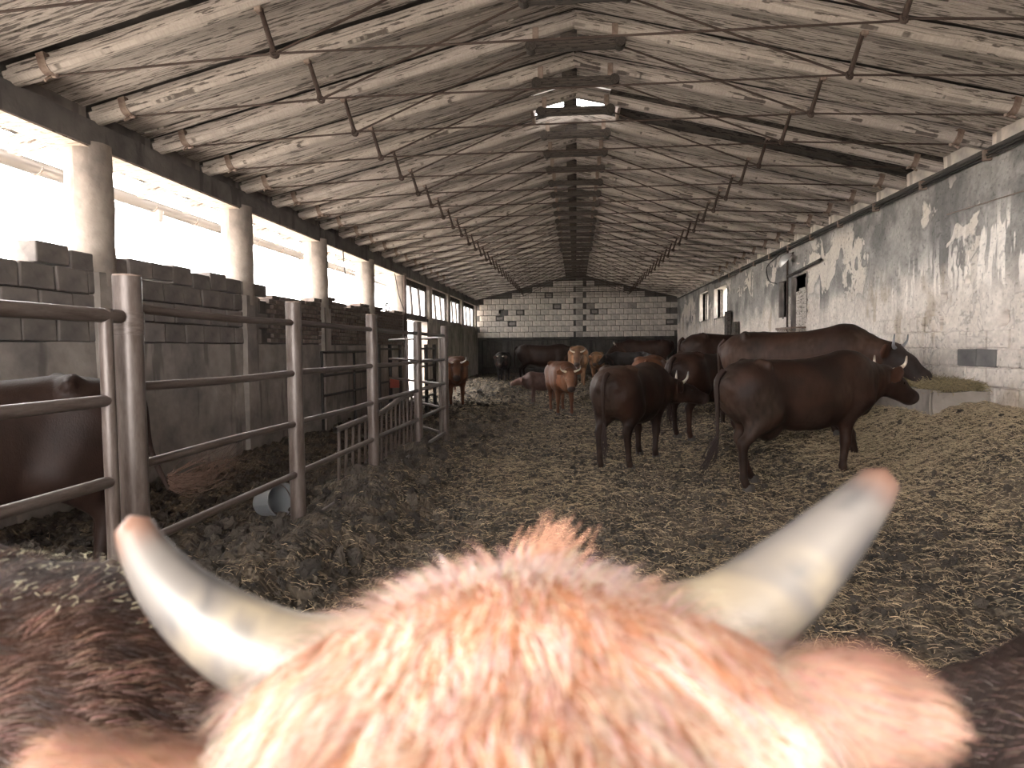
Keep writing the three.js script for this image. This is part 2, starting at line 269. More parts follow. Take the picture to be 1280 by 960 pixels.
// ------------------------------------------------------------------ back wall: blocks above a dark band
const wb = struct('wall_back', 'gable wall of pale concrete blocks above a dark band');
{
  const s = new THREE.Shape(); s.moveTo(XL - 0.3, -0.4); s.lineTo(XR + 0.3, -0.4); s.lineTo(XR + 0.3, deckY(XR)); s.lineTo(0, RIDGE + 0.1); s.lineTo(XL - 0.3, deckY(XL)); s.closePath();
  mesh('mortar_bed', uvBox(new THREE.ExtrudeGeometry(s, { depth: 0.2, bevelEnabled: false }).translate(0, 0, ZB - 0.24)), mMortar, wb);
  const r = rng(44), W = 0.395, H = 0.268, bv = [0, 1, 2, 3].map((i) => uvBox(rough(new RoundedBoxGeometry(W - 0.022, H - 0.026, 0.1, 1, 0.012), 0.006, 9, i * 5)));
  const broken = [0, 1].map((i) => uvBox(rough(new RoundedBoxGeometry(W * 0.7, H * 0.62, 0.1, 1, 0.03), 0.02, 9, i * 5)));
  for (let c = 0; c < 12; c++) for (let k = 0; k < 25; k++) {
    const x = XL + W * (k + 0.5 + (c % 2) * 0.5) - 0.1, y = 2.04 + H * (c + 0.5); if (x > XR - 0.1 || y > deckY(x) - 0.28) continue; if (x > -0.02 && x < 0.34) continue;
    const q = r(); if (q < 0.012) continue;
    const o = mesh('block', q < 0.045 ? broken[q < 0.03 ? 0 : 1] : bv[(r() * 4) | 0], mBlockB[q < 0.06 ? 3 : (r() * 3) | 0], wb);
    o.position.set(x + rr(-0.006, 0.006, r), y + rr(-0.004, 0.004, r), ZB - 0.02 + (x > 0.3 ? -0.02 : 0.02) + rr(-0.008, 0.008, r));
  }
  for (let c = 0; c < 11; c++) { const o = mesh('pilaster_block', uvBox(rough(new RoundedBoxGeometry(0.33, H - 0.02, 0.2, 1, 0.012), 0.006, 9, c)), c % 2 ? mBlockB[2] : mBlockB[3], wb); o.position.set(0.16, 2.04 + H * (c + 0.5), ZB + 0.03); }
  mesh('dark_band', rough(uvBox(new THREE.BoxGeometry(XR - XL, 2.4, 0.12, 50, 14, 1).translate(0, 0.82, ZB)), 0.015, 4), mDark, wb);
  mesh('band_ledge', box(XL, XR, 1.98, 2.04, ZB, ZB + 0.1), mDark, wb);
}
{
  const f = thing('feed_barrier', 'dark feed barrier of upright bars standing along the back wall', 'barrier', null, [0, 0.25, ZB + 0.6]);
  for (const y of [0.35, 1.66]) mesh('rail', rod([XL + 0.3, y, 0], [XR - 0.3, y, 0], 0.03, 6), mPipeDark, f);
  for (let i = 0; i <= 46; i++) { const x = XL + 0.3 + (XR - XL - 0.6) * i / 46; if (Math.abs(x - 0.16) < 0.1) continue; mesh('bar', rod([x, i % 8 ? 0.35 : 0, 0], [x, 1.66, 0], i % 8 ? 0.016 : 0.035, 5), mPipeDark, f); }
}

// ------------------------------------------------------------------ right wall: stained plaster over blocks
const wr = struct('wall_right', 'tall stained wall with peeling plaster over concrete blocks');
const holes = [[-8.05, 1.83, 0.055], [-8.2, 1.1, 0.055], [-9.95, 1.88, 0.05], [-8.75, 2.33, 0.04], [-9.3, 2.15, 0.04], [-8.42, 1.46, 0.05]];
const OPEN = [[-26.7, -25.0, 2.5, 3.55], [-23.95, -22.0, 2.5, 3.5], [-16.45, -15.85, 2.2, 3.03], [-15.55, -14.55, 1.75, 3.05]];
const wallTex = tex(2048, 640, (u, v) => {   // 16 m x 5 m, grey plaster, pale peeled patches, white drips, dark soiling
  const x = u * 16, y = v * 5, w = fbm(x * 1.4, y * 1.4, 3, 4096) - 0.5, a = fbm(x * 2.2 + 3 + w, y * 2.2, 5), b = fbm(x * 22, y * 22, 3), sk = fbm(x * 7, y * 0.9 + 20, 3), p = fbm(x * 1.1 + 50, y * 1.5 + w * 2, 5), lowish = sst(2.75, 2.25, y + w * 0.9);
  let c = mix3([0.19, 0.178, 0.165], [0.36, 0.33, 0.30], clamp(a * 1.6 - 0.3 + (b - 0.5) * 0.4));
  c = mix3(c, mix3([0.44, 0.385, 0.34], [0.68, 0.605, 0.54], clamp(a * 1.4 - 0.2 + (b - 0.5) * 0.5)), lowish);   // limewashed up to head height
  c = mix3(c, [0.13, 0.122, 0.115], sst(0.55, 0.68, fbm(x * 1.3 + 7, y * 1.1, 4)) * (1 - lowish) * 0.75);
  const peel = sst(0.615, 0.645, p + (b - 0.5) * 0.05) * sst(3.75, 3.4, y); c = mix3(c, [0.58, 0.51, 0.44], peel * (1 - lowish * 0.6));
  const rim = sst(0.585, 0.615, p + (b - 0.5) * 0.05) * (1 - sst(0.615, 0.63, p + (b - 0.5) * 0.05)); c = mix3(c, [0.1, 0.09, 0.08], rim * 0.35);
  const zone = Math.exp(-(((x - 10.2) / 1.0) ** 2) - (((y - 2.6) / 0.34) ** 2)) + 0.5 * Math.exp(-(((x - 12.3) / 0.9) ** 2) - (((y - 2.35) / 0.3) ** 2));
  const drip = sst(0.56, 0.64, n2(x * 17, y * 2.6 + 5) * 0.75 + n2(x * 46, y * 7) * 0.25 + zone * 0.1) * clamp(zone * 2.2); c = mix3(c, [0.8, 0.73, 0.66], drip * 0.9);
  c = mix3(c, [0.3, 0.22, 0.14], sst(0.62, 0.75, fbm(x * 3 + 90, y * 1.2, 3)) * lowish * 0.5);
  const pit = sst(0.8, 0.9, n2(x * 30, y * 30)) * 0.6; return c.map((q) => q * (1 - pit * 0.5) * (0.86 + 0.28 * b) * (1 - 0.12 * sst(0.62, 0.8, sk)));
});
const wallRM = mat({ map: wallTex, bumpMap: (() => { const t = cemBump.clone(); t.repeat.set(12, 4); t.needsUpdate = true; return t; })(), bumpScale: 0.02, roughness: 0.95 });
function wallPiece(z0, z1, y0, y1, cell) {   // z0 > z1; faces -x, with uneven relief and holes
  const nz = Math.max(2, Math.round((z0 - z1) / cell) + 1), ny = Math.max(2, Math.round((y1 - y0) / cell) + 1), pos = [], uv = [], idx = [];
  for (let j = 0; j < ny; j++) for (let i = 0; i < nz; i++) {
    const z = z0 + (z1 - z0) * i / (nz - 1), y = y0 + (y1 - y0) * j / (ny - 1), e = Math.min(1, 8 * Math.min(i, nz - 1 - i, j, ny - 1 - j) / 8);
    let d = 0.05 * (fbm(z * 0.8, y * 0.8, 3) - 0.5) + 0.016 * (fbm(z * 6 + 9, y * 6, 3) - 0.5);
    d += 0.02 * sst(0.6, 0.63, fbm(-z * 1.1 + 52.2, y * 1.5, 5));
    for (const [hz, hy, hr] of holes) { const q = Math.hypot(z - hz, y - hy); if (q < hr * 1.6) d += 0.16 * sst(hr * 1.5, hr * 0.8, q); }
    pos.push(XR + (e ? d : Math.max(d, 0)), y, z); uv.push((-z + 2.2) / 16, y / 5);
    if (i < nz - 1 && j < ny - 1) { const k = j * nz + i; idx.push(k, k + 1, k + nz, k + 1, k + nz + 1, k + nz); }
  }
  const g = new THREE.BufferGeometry(); g.setAttribute('position', new THREE.Float32BufferAttribute(pos, 3)); g.setAttribute('uv', new THREE.Float32BufferAttribute(uv, 2)); g.setIndex(idx); g.computeVertexNormals(); return g;
}
{
  const zc = [ZF, -5, -14.55, -15.55, -15.85, -16.45, -22.0, -23.95, -25.0, -26.7, ZB], parts = [];
  for (let i = 0; i < zc.length - 1; i++) {
    const a = zc[i], b = zc[i + 1], op = OPEN.find((o) => Math.abs(o[1] - a) < 0.01 && Math.abs(o[0] - b) < 0.01), c = a > -5 ? 0.08 : a > -14 ? 0.035 : 0.09;
    if (!op) parts.push(wallPiece(a, b, -0.3, 3.82, c)); else { parts.push(wallPiece(a, b, -0.3, op[2], c)); parts.push(wallPiece(a, b, op[3], 3.82, c)); }
  }
  for (let i = 0; i < parts.length; i++) mesh('plaster', parts[i], wallRM, wr);
  const back = [];  // the wall's thickness, with the openings left free
  let last = ZF; for (const o of [...OPEN].reverse()) { back.push(box(XR + 0.12, XR + 0.4, -0.4, 3.9, o[1], last)); back.push(box(XR + 0.08, XR + 0.4, -0.4, o[2], o[0], o[1])); back.push(box(XR + 0.08, XR + 0.4, o[3], 3.9, o[0], o[1])); last = o[0]; }
  back.push(box(XR + 0.12, XR + 0.4, -0.4, 3.9, ZB, last)); mesh('wall_core', merge(back), mCement, wr);
  OPEN.forEach((o) => mesh('reveal', merge([box(XR, XR + 0.3, o[2] - 0.04, o[2], o[0], o[1]), box(XR, XR + 0.3, o[3], o[3] + 0.04, o[0], o[1]), box(XR, XR + 0.3, o[2], o[3], o[0] - 0.03, o[0]), box(XR, XR + 0.3, o[2], o[3], o[1], o[1] + 0.03)]), mCement, wr));
  const r = rng(55), bv = [0, 1, 2, 3].map((i) => uvBox(rough(new RoundedBoxGeometry(0.09, 0.205, 0.385, 2, 0.014), 0.008, 8, i * 6)));
  const gm = cemM(0.85, 1.02, 1.06);
  for (let c = 0; c < 5; c++) for (let k = 0; k < 13; k++) {   // courses laid bare where the plaster fell
    const z = -6.3 - 0.4 * k - (c % 2) * 0.2, y = 0.84 + 0.218 * (c + 0.5); if (n2(z * 0.7 + 3, y * 1.2) + (c > 3 ? 0.25 : 0) > 0.74) continue;
    const grey = c === 2 && (k === 5 || k === 6), bg = bv[(r() * 4) | 0].clone(), bu = bg.attributes.uv.clone(), bp = bg.attributes.position; for (let i = 0; i < bp.count; i++) bu.setXY(i, (-(bp.getZ(i) + z) + 2.2) / 16, (bp.getY(i) + y) / 5); if (!grey) bg.setAttribute('uv', bu); const o = mesh('block', bg, grey ? gm : wallRM, wr); o.position.set(XR + 0.02 + rr(-0.006, 0.006, r), y, z);
  }
  for (let k = -8; k < 27; k++) { const z = trussZ(k) - DZ / 2; if (z < ZB || z > ZF) continue; const o = mesh('infill_block', rough(box(-0.1, 0.1, -0.12, 0.13, -DZ / 2 + 0.09, DZ / 2 - 0.09, 0.03), 0.02, 5, k), mBlockB[k % 3 === 0 ? 2 : 1], wr); o.position.set(XR + 0.1, 3.9, z); }
  mesh('wall_ledge', box(XR - 0.03, XR + 0.3, 3.76, 3.8, ZB, ZF), mDark, wr);
}
{ // window openings at the far end, niche with wooden shutter
  for (const [i, o] of [[5, OPEN[0]], [6, OPEN[1]]]) { const w = struct('window_' + i, 'unglazed window opening with foliage behind it in the right wall'); mesh('window_frame', merge([box(XR + 0.2, XR + 0.26, o[2], o[2] + 0.05, o[0], o[1]), box(XR + 0.2, XR + 0.26, o[2], o[3], o[0], o[0] + 0.05), box(XR + 0.2, XR + 0.26, o[2], o[3], o[1] - 0.05, o[1])]), darkWood, w); }
  const d = struct('door_2', 'pale wooden shutter set in a dark niche of the right wall');
  mesh('niche_back', box(XR + 0.3, XR + 0.36, 1.75, 3.05, -15.55, -14.55), mCement, d);
  for (let k = 0; k < 4; k++) mesh('plank', box(XR + 0.07, XR + 0.1, 1.75, 2.78 + (k === 0 || k === 3 ? -0.06 : 0), -15.42 + k * 0.2, -15.42 + k * 0.2 + 0.19), woodM[k % 3], d);
  const w7 = struct('window_7', 'narrow dark blind niche in the right wall'); mesh('niche_back', box(XR + 0.3, XR + 0.36, 2.2, 3.03, -16.45, -15.85), mCement, w7); mesh('post', box(XR + 0.14, XR + 0.2, 2.2, 3.03, -16.12, -16.02), darkWood, w7);
}

// ------------------------------------------------------------------ the open gable end behind
const wf = struct('wall_front', 'gable end with a wide open gateway');
mesh('pier', box(XL - 0.3, -3.2, -0.4, deckY(XL) + 0.1, ZF, ZF + 0.3), mCement, wf); mesh('pier', box(1.5, XR + 0.4, -0.4, deckY(XR) + 0.1, ZF, ZF + 0.3), mCement, wf);
{ const s = new THREE.Shape(); s.moveTo(XL - 0.3, 3.9); s.lineTo(-3.2, 3.9); s.lineTo(-3.2, 3.5); s.lineTo(1.5, 3.5); s.lineTo(1.5, 3.9); s.lineTo(XR + 0.4, 3.9); s.lineTo(XR + 0.4, deckY(XR)); s.lineTo(0, RIDGE + 0.05); s.lineTo(XL - 0.3, deckY(XL)); s.closePath(); mesh('gable', uvBox(new THREE.ExtrudeGeometry(s, { depth: 0.3, bevelEnabled: false }).translate(0, 0, ZF)), mCement, wf); }

// ------------------------------------------------------------------ ceilings: boards laid down the slope between the rafters
const VENT = 4;   // the bay behind truss 4 has a ridge vent and, on the right, a raised bay
for (const side of [-1, 1]) {
  const c = struct(side < 0 ? 'ceiling' : 'ceiling_001', side < 0 ? 'left roof slope of whitewashed boards' : 'right roof slope of peeling whitewashed boards'); c.userData.category = 'ceiling';
  const r = rng(side < 0 ? 61 : 62), ang = Math.atan(SLOPE), far = [], eave = side < 0 ? 5.62 : 5.1, nB = 5, gap = 0.13, bw = (DZ - 2 * gap) / nB;
  for (let k = -9; k < 27; k++) for (let b = 0; b < nB; b++) {
    const z = trussZ(k) - gap - bw * (b + 0.5); if (z < ZB || z > ZF) continue;
    const vent = k === VENT, xin = vent ? 0.62 : 0.0, xout = eave, L = (xout - xin) / Math.cos(ang), g = new THREE.BoxGeometry(L, 0.024, bw - 0.009), lift = vent && side > 0 ? 0.3 : 0;
    const uv = g.attributes.uv, p = g.attributes.position, ou = r() * 5, ov = r() * 5; for (let i = 0; i < uv.count; i++) uv.setXY(i, p.getX(i) / 2 + ou, p.getZ(i) * 1.1 + ov);
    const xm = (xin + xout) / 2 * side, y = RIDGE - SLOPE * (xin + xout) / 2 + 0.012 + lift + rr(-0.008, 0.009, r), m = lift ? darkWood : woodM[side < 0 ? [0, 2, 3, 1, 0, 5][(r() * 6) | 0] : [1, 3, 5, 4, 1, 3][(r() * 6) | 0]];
    g.rotateZ(-side * ang + rr(-0.0015, 0.0015, r)); 
    if (k < 15) { const o = mesh('board', g, m, c); o.position.set(xm, y, z); } else far.push(g.translate(xm, y, z));
  }
  mesh('far_boards', merge(far), woodM[side < 0 ? 3 : 1], c, 'stuff');
  // roofing above the boards keeps daylight out
  const mk = (z0, z1, xi, up = 0) => { const L = (eave + 0.1 - xi) / Math.cos(ang); return uvBox(new THREE.BoxGeometry(L, 0.04, z0 - z1)).rotateZ(-side * ang).translate(side * (eave + 0.1 + xi) / 2, RIDGE - SLOPE * (eave + 0.1 + xi) / 2 + 0.08 + up, (z0 + z1) / 2); };
  const va = trussZ(VENT), vb = trussZ(VENT + 1); mesh('roofing', merge([mk(ZF + 0.4, va, -0.02), mk(va, vb, 0.62, side > 0 ? 0.3 : 0), mk(vb, ZB - 0.4, -0.02)]), mDark, c);
  if (side > 0) mesh('bay_end', box(4.98, 5.1, 3.7, 4.35, vb - 0.15, va + 0.15), darkWood, c);
  if (side > 0) mesh('bay_side', merge([va, vb].map((z) => uvBox(new THREE.BoxGeometry(4.9, 0.54, 0.03)).rotateZ(-ang).translate(2.9, RIDGE - SLOPE * 2.9 + 0.2, z + (z === va ? 0.03 : -0.03)))), darkWood, c);
}
{
  const v = thing('ridge_vent', 'raised ridge vent letting daylight through the roof', 'vent', null, [0, RIDGE, (trussZ(VENT) + trussZ(VENT + 1)) / 2]);
  mesh('cap', merge([uvBox(new THREE.BoxGeometry(1.0, 0.02, 2.0)).rotateZ(0.3).translate(-0.47, 0.3, 0), uvBox(new THREE.BoxGeometry(1.0, 0.02, 2.0)).rotateZ(-0.3).translate(0.47, 0.3, 0)]), mZinc, v);
  for (const s of [-1, 1]) { mesh('curb', box(s * 0.62 - 0.02, s * 0.62 + 0.02, -0.2, 0.06, -0.5, 0.5), mStrap, v); for (const z of [-0.5, 0.5]) mesh('post', box(s * 0.6 - 0.02, s * 0.6 + 0.02, 0, 0.25, z - 0.02, z + 0.02), darkWood, v); }
}

// ------------------------------------------------------------------ roof trusses: rafters, struts, iron tie rods, collar
function rafterGeo(side, seed) {
  const ang = Math.atan(SLOPE), L = 4.8 / Math.cos(ang), s = new THREE.Shape();   // rounded underside
  s.moveTo(-0.02, 0.03); s.lineTo(-0.02, -0.035); s.lineTo(-0.088, -0.048); s.lineTo(-0.088, -0.09); s.quadraticCurveTo(-0.08, -0.15, -0.02, -0.155); s.quadraticCurveTo(0.075, -0.155, 0.085, -0.09); s.lineTo(0.085, 0.03); s.closePath();
  const g = new THREE.ExtrudeGeometry(s, { depth: L, bevelEnabled: false, steps: 14, curveSegments: 3 }); const p = g.attributes.position, uv = g.attributes.uv;
  for (let i = 0; i < p.count; i++) uv.setXY(i, p.getZ(i) / 2 + seed * 0.37, (p.getX(i) + p.getY(i)) * 1.1 + seed * 0.21);
  g.rotateY(Math.PI / 2); rough(g, 0.008, 2.2, seed * 3);       // along +x
  g.rotateZ(-ang); if (side < 0) g.scale(-1, 1, 1), g.index ? g.index.array.reverse() : flip(g); g.computeVertexNormals(); return g.translate(0, RIDGE, 0);
}
function flip(g) { for (const k of Object.keys(g.attributes)) { const a = g.attributes[k], n = a.itemSize, q = a.array; for (let i = 0; i < a.count; i += 3) for (let c = 0; c < n; c++) { const t = q[(i + 1) * n + c]; q[(i + 1) * n + c] = q[(i + 2) * n + c]; q[(i + 2) * n + c] = t; } } }
const rg = { '-1': [0, 1, 2].map((i) => rafterGeo(-1, i)), 1: [0, 1, 2].map((i) => rafterGeo(1, i + 3)) };
const knot = rough(new THREE.TorusGeometry(0.032, 0.014, 6, 10), 0.006, 20);
const strapGeo = (() => { const s = new THREE.Shape(); s.moveTo(-0.095, 0); s.lineTo(-0.096, -0.1); s.quadraticCurveTo(-0.09, -0.162, -0.02, -0.166); s.quadraticCurveTo(0.09, -0.165, 0.095, -0.09); s.lineTo(0.095, 0); s.closePath(); return new THREE.ExtrudeGeometry(s, { depth: 0.07, bevelEnabled: false }).rotateY(Math.PI / 2); })();
function truss(k) {
  const z = trussZ(k), t = thing('roof_truss', k === VENT || k === VENT + 1 ? 'roof truss with iron tie rods beside the daylit ridge vent' : 'whitewashed timber roof truss with thin rusty iron tie rods', 'truss', k === VENT || k === VENT + 1 ? 'trusses at the ridge vent' : 'roof trusses', [0, 0, z]), r = rng(200 + k);
  const by = (x) => deckY(x) - 0.14, near = k < 18;
  for (const s of [-1, 1]) {
    mesh('rafter', rg[s][(r() * 3) | 0], rafterM[(r() * 3) | 0], t);
    const fx = s * 2.45, fy = 3.97 + rr(-0.02, 0.02, r), sx = s * 2.57;
    mesh('strut', rod([sx, by(2.57) + 0.02, 0], [fx, fy, 0], 0.02, 6, 0.024), mRust, t);
    mesh('tie_rod', rod([s * 4.38, by(4.38) - 0.03, 0], [fx, fy, 0], 0.011, 5), mRust, t);
    mesh('tie_rod', rod([fx, fy, 0], [s * 0.48, 4.76, 0], 0.011, 5), mRust, t);
    if (near) {
      const a = mesh('eave_strap', strapGeo, mStrap, t); a.rotation.z = -Math.atan(SLOPE) * s; a.position.set(s * 4.44 - (s > 0 ? 0.035 : 0.035), deckY(4.44) + 0.0, 0);
      const b = mesh('eave_bracket', rough(merge([rod([s * 4.5, by(4.5) + 0.02, -0.03], [s * 4.34, by(4.34) - 0.05, 0.03], 0.018, 6), rod([s * 4.44, by(4.44) - 0.07, 0.05], [s * 4.36, by(4.36) + 0.02, -0.04], 0.015, 6)]), 0.012, 22, k), mStrap, t); b.position.y = 0;
      const kn = mesh('knuckle', knot, mRust, t); kn.position.set(fx, fy, 0); kn.rotation.set(0, r() * 0.6, 0);
      mesh('strut_plate', box(sx - 0.03, sx + 0.03, by(2.57) - 0.05, by(2.57) + 0.03, -0.04, 0.04, 0.01), mStrap, t);
      const hx = s * 0.42; mesh('hanger', box(hx - 0.032, hx + 0.032, 4.76, by(0.42) + 0.08, 0.086, 0.1, 0.004), mStrap, t);
      mesh('end_bolt', new THREE.CylinderGeometry(0.062, 0.062, 0.12, 12).rotateX(Math.PI / 2).translate(s * 0.47, 4.765, 0.06), darkWood, t);
    }
  }
  mesh('tie_rod', rod([-2.45, 3.97, 0], [2.45, 3.97, 0], 0.010, 5), mRust, t);
  mesh('collar', rough(box(-0.47, 0.47, 4.72, 4.815, 0.0, 0.11, 0.015), 0.006, 5, k), darkWood, t);
  mesh('ridge_block', box(-0.16, 0.02, 4.78, deckY(0) - 0.02, -0.12, -0.04), darkWood, t);
}
for (let k = -3; k < 27; k++) if (trussZ(k) > ZB + 0.2) truss(k);

// eaves outside the left wall: rafter tails and gutter
for (let k = -3; k < 14; k++) { const o = mesh('rafter_tail', rough(box(-0.42, 0.4, -0.08, 0.08, -0.07, 0.07, 0.012), 0.006, 6, k), paleWood, scene.getObjectByName('ceiling')); o.position.set(-5.3, 3.73, trussZ(k)); o.rotation.z = Math.atan(SLOPE); }
{
  const g = thing('gutter', 'round grey zinc gutter hung under the left eaves', 'gutter', null, [-5.83, 3.55, 0]);
  const tr = new THREE.CylinderGeometry(0.075, 0.075, 24, 14, 1, true, Math.PI, Math.PI).rotateX(Math.PI / 2).translate(0, 0, -9);
  mesh('trough', mergeGeometries([tr, tr.clone().scale(1.08, 1.08, 1)]), new THREE.MeshStandardMaterial({ color: col(0.6, 0.58, 0.56), roughness: 0.4, metalness: 0.6, side: THREE.DoubleSide }), g);
  for (let k = -2; k < 14; k++) mesh('bracket', new THREE.TorusGeometry(0.085, 0.009, 5, 14, Math.PI).rotateX(Math.PI).translate(0, 0, trussZ(k) - 0.45), mStrap, g);
  mesh('outlet', new THREE.CylinderGeometry(0.075, 0.05, 0.16, 12).translate(0, -0.12, -9.05), mZinc, g);
}
// foliage outside: shrubs beyond the left wall and beyond the right windows
{
  const leaf = new THREE.SphereGeometry(1, 5, 3).scale(1, 0.12, 0.5), lm = new THREE.MeshPhysicalMaterial({ color: 0xffffff, roughness: 0.8, transmission: 0.25, thickness: 0 });
  const spots = [[-15, -17, 2.6, 'leafy green bush outside the nearest left columns'], [-14, -27, 2.9, 'leafy green bush outside beyond the brick wall'], [-11, -23.5, 2.2, 'leafy green bush outside the left doorway'], [9, -25.6, 4.4, 'green tree crown outside the far right window'], [8.6, -22.3, 4.2, 'green tree crown outside the nearer right window']];
  spots.forEach(([x, z, h, label], i) => {
    const r = rng(300 + i), t = thing('leafy_bush', label, 'bush', null, [x, 0, z]), list = [], R = i > 2 ? 1.9 : 1.5;
    mesh('stem', rough(rod([x > 0 ? 1.2 : 0, 0, 0], [x > 0 ? 0.9 : 0.1, h * 0.7, 0], 0.05, 7, 0.03), 0.03, 3), darkWood, t);
    for (let k = 0; k < 1100; k++) { const a = r() * 6.283, c = rr(-1, 1, r), q = Math.cbrt(r()), s = Math.sqrt(1 - c * c), f = rr(0.7, 1.3, r); list.push({ m: new THREE.Matrix4().compose(V(R * q * s * Math.cos(a), h * 0.62 + h * 0.42 * q * c, R * q * s * Math.sin(a)), new THREE.Quaternion().setFromEuler(new THREE.Euler(r() * 6, r() * 6, r() * 6)), V(0.15, 0.15, 0.15).multiplyScalar(rr(0.7, 1.5, r))), c: col(0.34 * f, 0.46 * f, 0.17 * f) }); }
    instances('foliage', leaf, lm, list, t);
  });
}

// ------------------------------------------------------------------ pen fence, gates and the things in the pen
const FX = -2.1, PZ = [-3.0, -4.87, -6.8, -8.8, -10.65], RY = [1.755, 1.38, 1.0, 0.62, 0.205];
{
  const f = thing('pipe_fence', 'rusty brown steel pipe fence of five rails between thick round posts', 'fence', null, [FX, 0, 0]);
  PZ.forEach((z, i) => { const R = i ? 0.058 : 0.062, b = gh(FX, z) - 0.3; const p = mesh('post', rod([0, b, z], [0, 1.9, z], R, 20), mPipe, f); mesh('post_cap', new THREE.CylinderGeometry(R * 0.97, R, 0.008, 20).translate(0, 1.904, z), mStrap, p); if (!i) mesh('hinge_band', new THREE.CylinderGeometry(R + 0.006, R + 0.006, 0.11, 20).translate(0, 1.68, z), mPipe, p); });
  for (let i = 0; i < 4; i++) RY.forEach((y, j) => mesh('rail', tube([[0, y, PZ[i]], [0.004, y + rr(-0.012, 0.006), (PZ[i] + PZ[i + 1]) / 2], [0, y - 0.004, PZ[i + 1]]], 0.0235, 8, 10), mPipe, f));
}
{
  const g = thing('pipe_gate', 'closed steel pipe gate hinged on the thick banded post', 'gate', null, [FX + 0.01, 0, 0]);
  for (const z of [-2.83, -1.55]) mesh('stile', rod([0, 0.15, z], [0, 1.74, z], 0.03, 12), mPipe, g);
  [1.71, 1.33, 0.965, 0.59, 0.2].forEach((y) => mesh('rail', rod([0, y, -1.55], [0, y, y > 1.6 ? -2.925 : -2.83], y > 1.6 ? 0.032 : 0.027, 12), mPipe, g));
}
{
  const a = [-2.16, -10.75], b = [-3.75, -13.3], g = thing('pipe_gate', 'steel pipe gate standing ajar from the last fence post', 'gate', null, [a[0], 0, a[1]]), dx = b[0] - a[0], dz = b[1] - a[1];
  RY.forEach((y) => mesh('rail', rod([0, y - 0.03, 0], [dx, y - 0.03, dz], 0.023, 10), mPipe, g));
  for (const t of [0.03, 0.62]) mesh('stile', rod([dx * t, 0.1, dz * t], [dx * t, 1.78, dz * t], 0.03, 10), mPipe, g);
}
{
  const g = thing('wall_gate', 'dark painted pipe gate leaning flat against the plastered wall', 'gate', null, [-4.5, 0.1, -13]);
  for (const y of [0.25, 0.62, 0.98, 1.4]) mesh('rail', rod([0, y, 1.4], [0, y, -1.6], 0.024, 8), mPipeDark, g);
  for (const z of [1.4, -0.35, -1.6]) mesh('stile', rod([0, 0, z], [0, 1.42, z], 0.028, 8), mPipeDark, g);
}
{
  const g = thing('barred_panel', 'bent steel panel of upright bars leaning inside the pen fence', 'panel', null, [-2.38, 0.05, 0]);
  mesh('top_rail', tube([[0, 0.70, -6.45], [-0.01, 0.715, -7.6], [0.0, 0.73, -8.1], [0.0, 0.82, -8.9], [0.02, 0.84, -9.7]], 0.032, 20, 8), mPipe, g);
  for (let i = 0; i < 15; i++) { const z = -6.55 - i * 0.215, y = 0.71 + (z < -8.1 ? (-z - 8.1) * 0.09 : 0); mesh('bar', rod([-0.02, -0.1, z], [0, y, z], 0.017, 7), mPipe, g); }
}
{
  const g = thing('cattle_crush', 'dark steel cattle crush frame before the bright doorway', 'crush', null, [-3.95, 0.1, -15.3]);
  for (const x of [-0.35, 0.5]) for (const z of [-0.9, 0, 0.9]) mesh('upright', rod([x, -0.15, z], [x, 1.55, z], 0.045, 8), mPipeDark, g);
  for (const x of [-0.35, 0.5]) for (const y of [0.35, 0.7, 1.05, 1.45]) mesh('rail', rod([x, y, -0.9], [x, y, 0.9], 0.025, 7), mPipeDark, g);
  mesh('red_plate', box(-0.1, 0.1, 0.6, 0.8, 0.9, 0.93), mat({ color: col(0.3, 0.07, 0.05), roughness: 0.8 }), g);
}
{
  const y = gh(-2.55, -5.35) + 0.13, b = thing('bucket', 'dented grey metal bucket lying on its side in the dung', 'bucket', null, [-2.5, y, -5.3]);
  const pts = [[0.1, 0], [0.106, 0.004], [0.137, 0.25], [0.144, 0.256], [0.144, 0.266], [0.134, 0.266], [0.13, 0.25], [0.1, 0.012], [0, 0.012]].map((p) => new THREE.Vector2(...p));
  const g = rough(new THREE.LatheGeometry([new THREE.Vector2(0, 0), ...pts], 30).translate(0, -0.13, 0), 0.005, 8);
  mesh('pail', g, mat({ color: col(0.2, 0.205, 0.21), roughness: 0.5, metalness: 0.3, side: THREE.DoubleSide }), b);
  mesh('handle', new THREE.TorusGeometry(0.14, 0.005, 5, 20, Math.PI).translate(0, 0.1, 0), mRust, b); b.rotation.set(0.1, -0.5, -1.3);
}
// cables, pipes and fittings on the walls
tag(mesh('drain_pipe', rod([XL + 0.08, 1.6, ZW + 0.1], [XL + 0.08, 3.55, ZW + 0.1], 0.04, 10), mRust), 'thin upright pipe on the left wall beside the windows', 'pipe');
tag(mesh('hanging_wire', tube([[XL + 0.05, 3.55, -13.4], [XL + 0.05, 3.1, -13.5], [XL + 0.06, 2.85, -13.7], [XL + 0.07, 2.66, -13.4], [XL + 0.07, 2.64, -13.9]], 0.012, 24, 5), mPipeDark), 'loose black wire dangling from the left eave beam', 'wire');
tag(mesh('slanting_cable', tube([[XL + 0.08, 3.5, -17.2], [XL + 0.08, 2.95, -17.6], [XL + 0.08, 2.6, -18.12]], 0.012, 14, 5), mPipeDark), 'black cable sagging from a left column to the pipe', 'cable');
{ const w = thing('wire_coil', 'small coil of rusty wire standing on the brick wall', 'coil', null, [XL - 0.1, 2.62, -17.1]); for (let i = 0; i < 4; i++) mesh('loop', new THREE.TorusGeometry(0.13 - i * 0.012, 0.012, 5, 20).rotateY(1.45).rotateX(i * 0.2), mRust, w); }
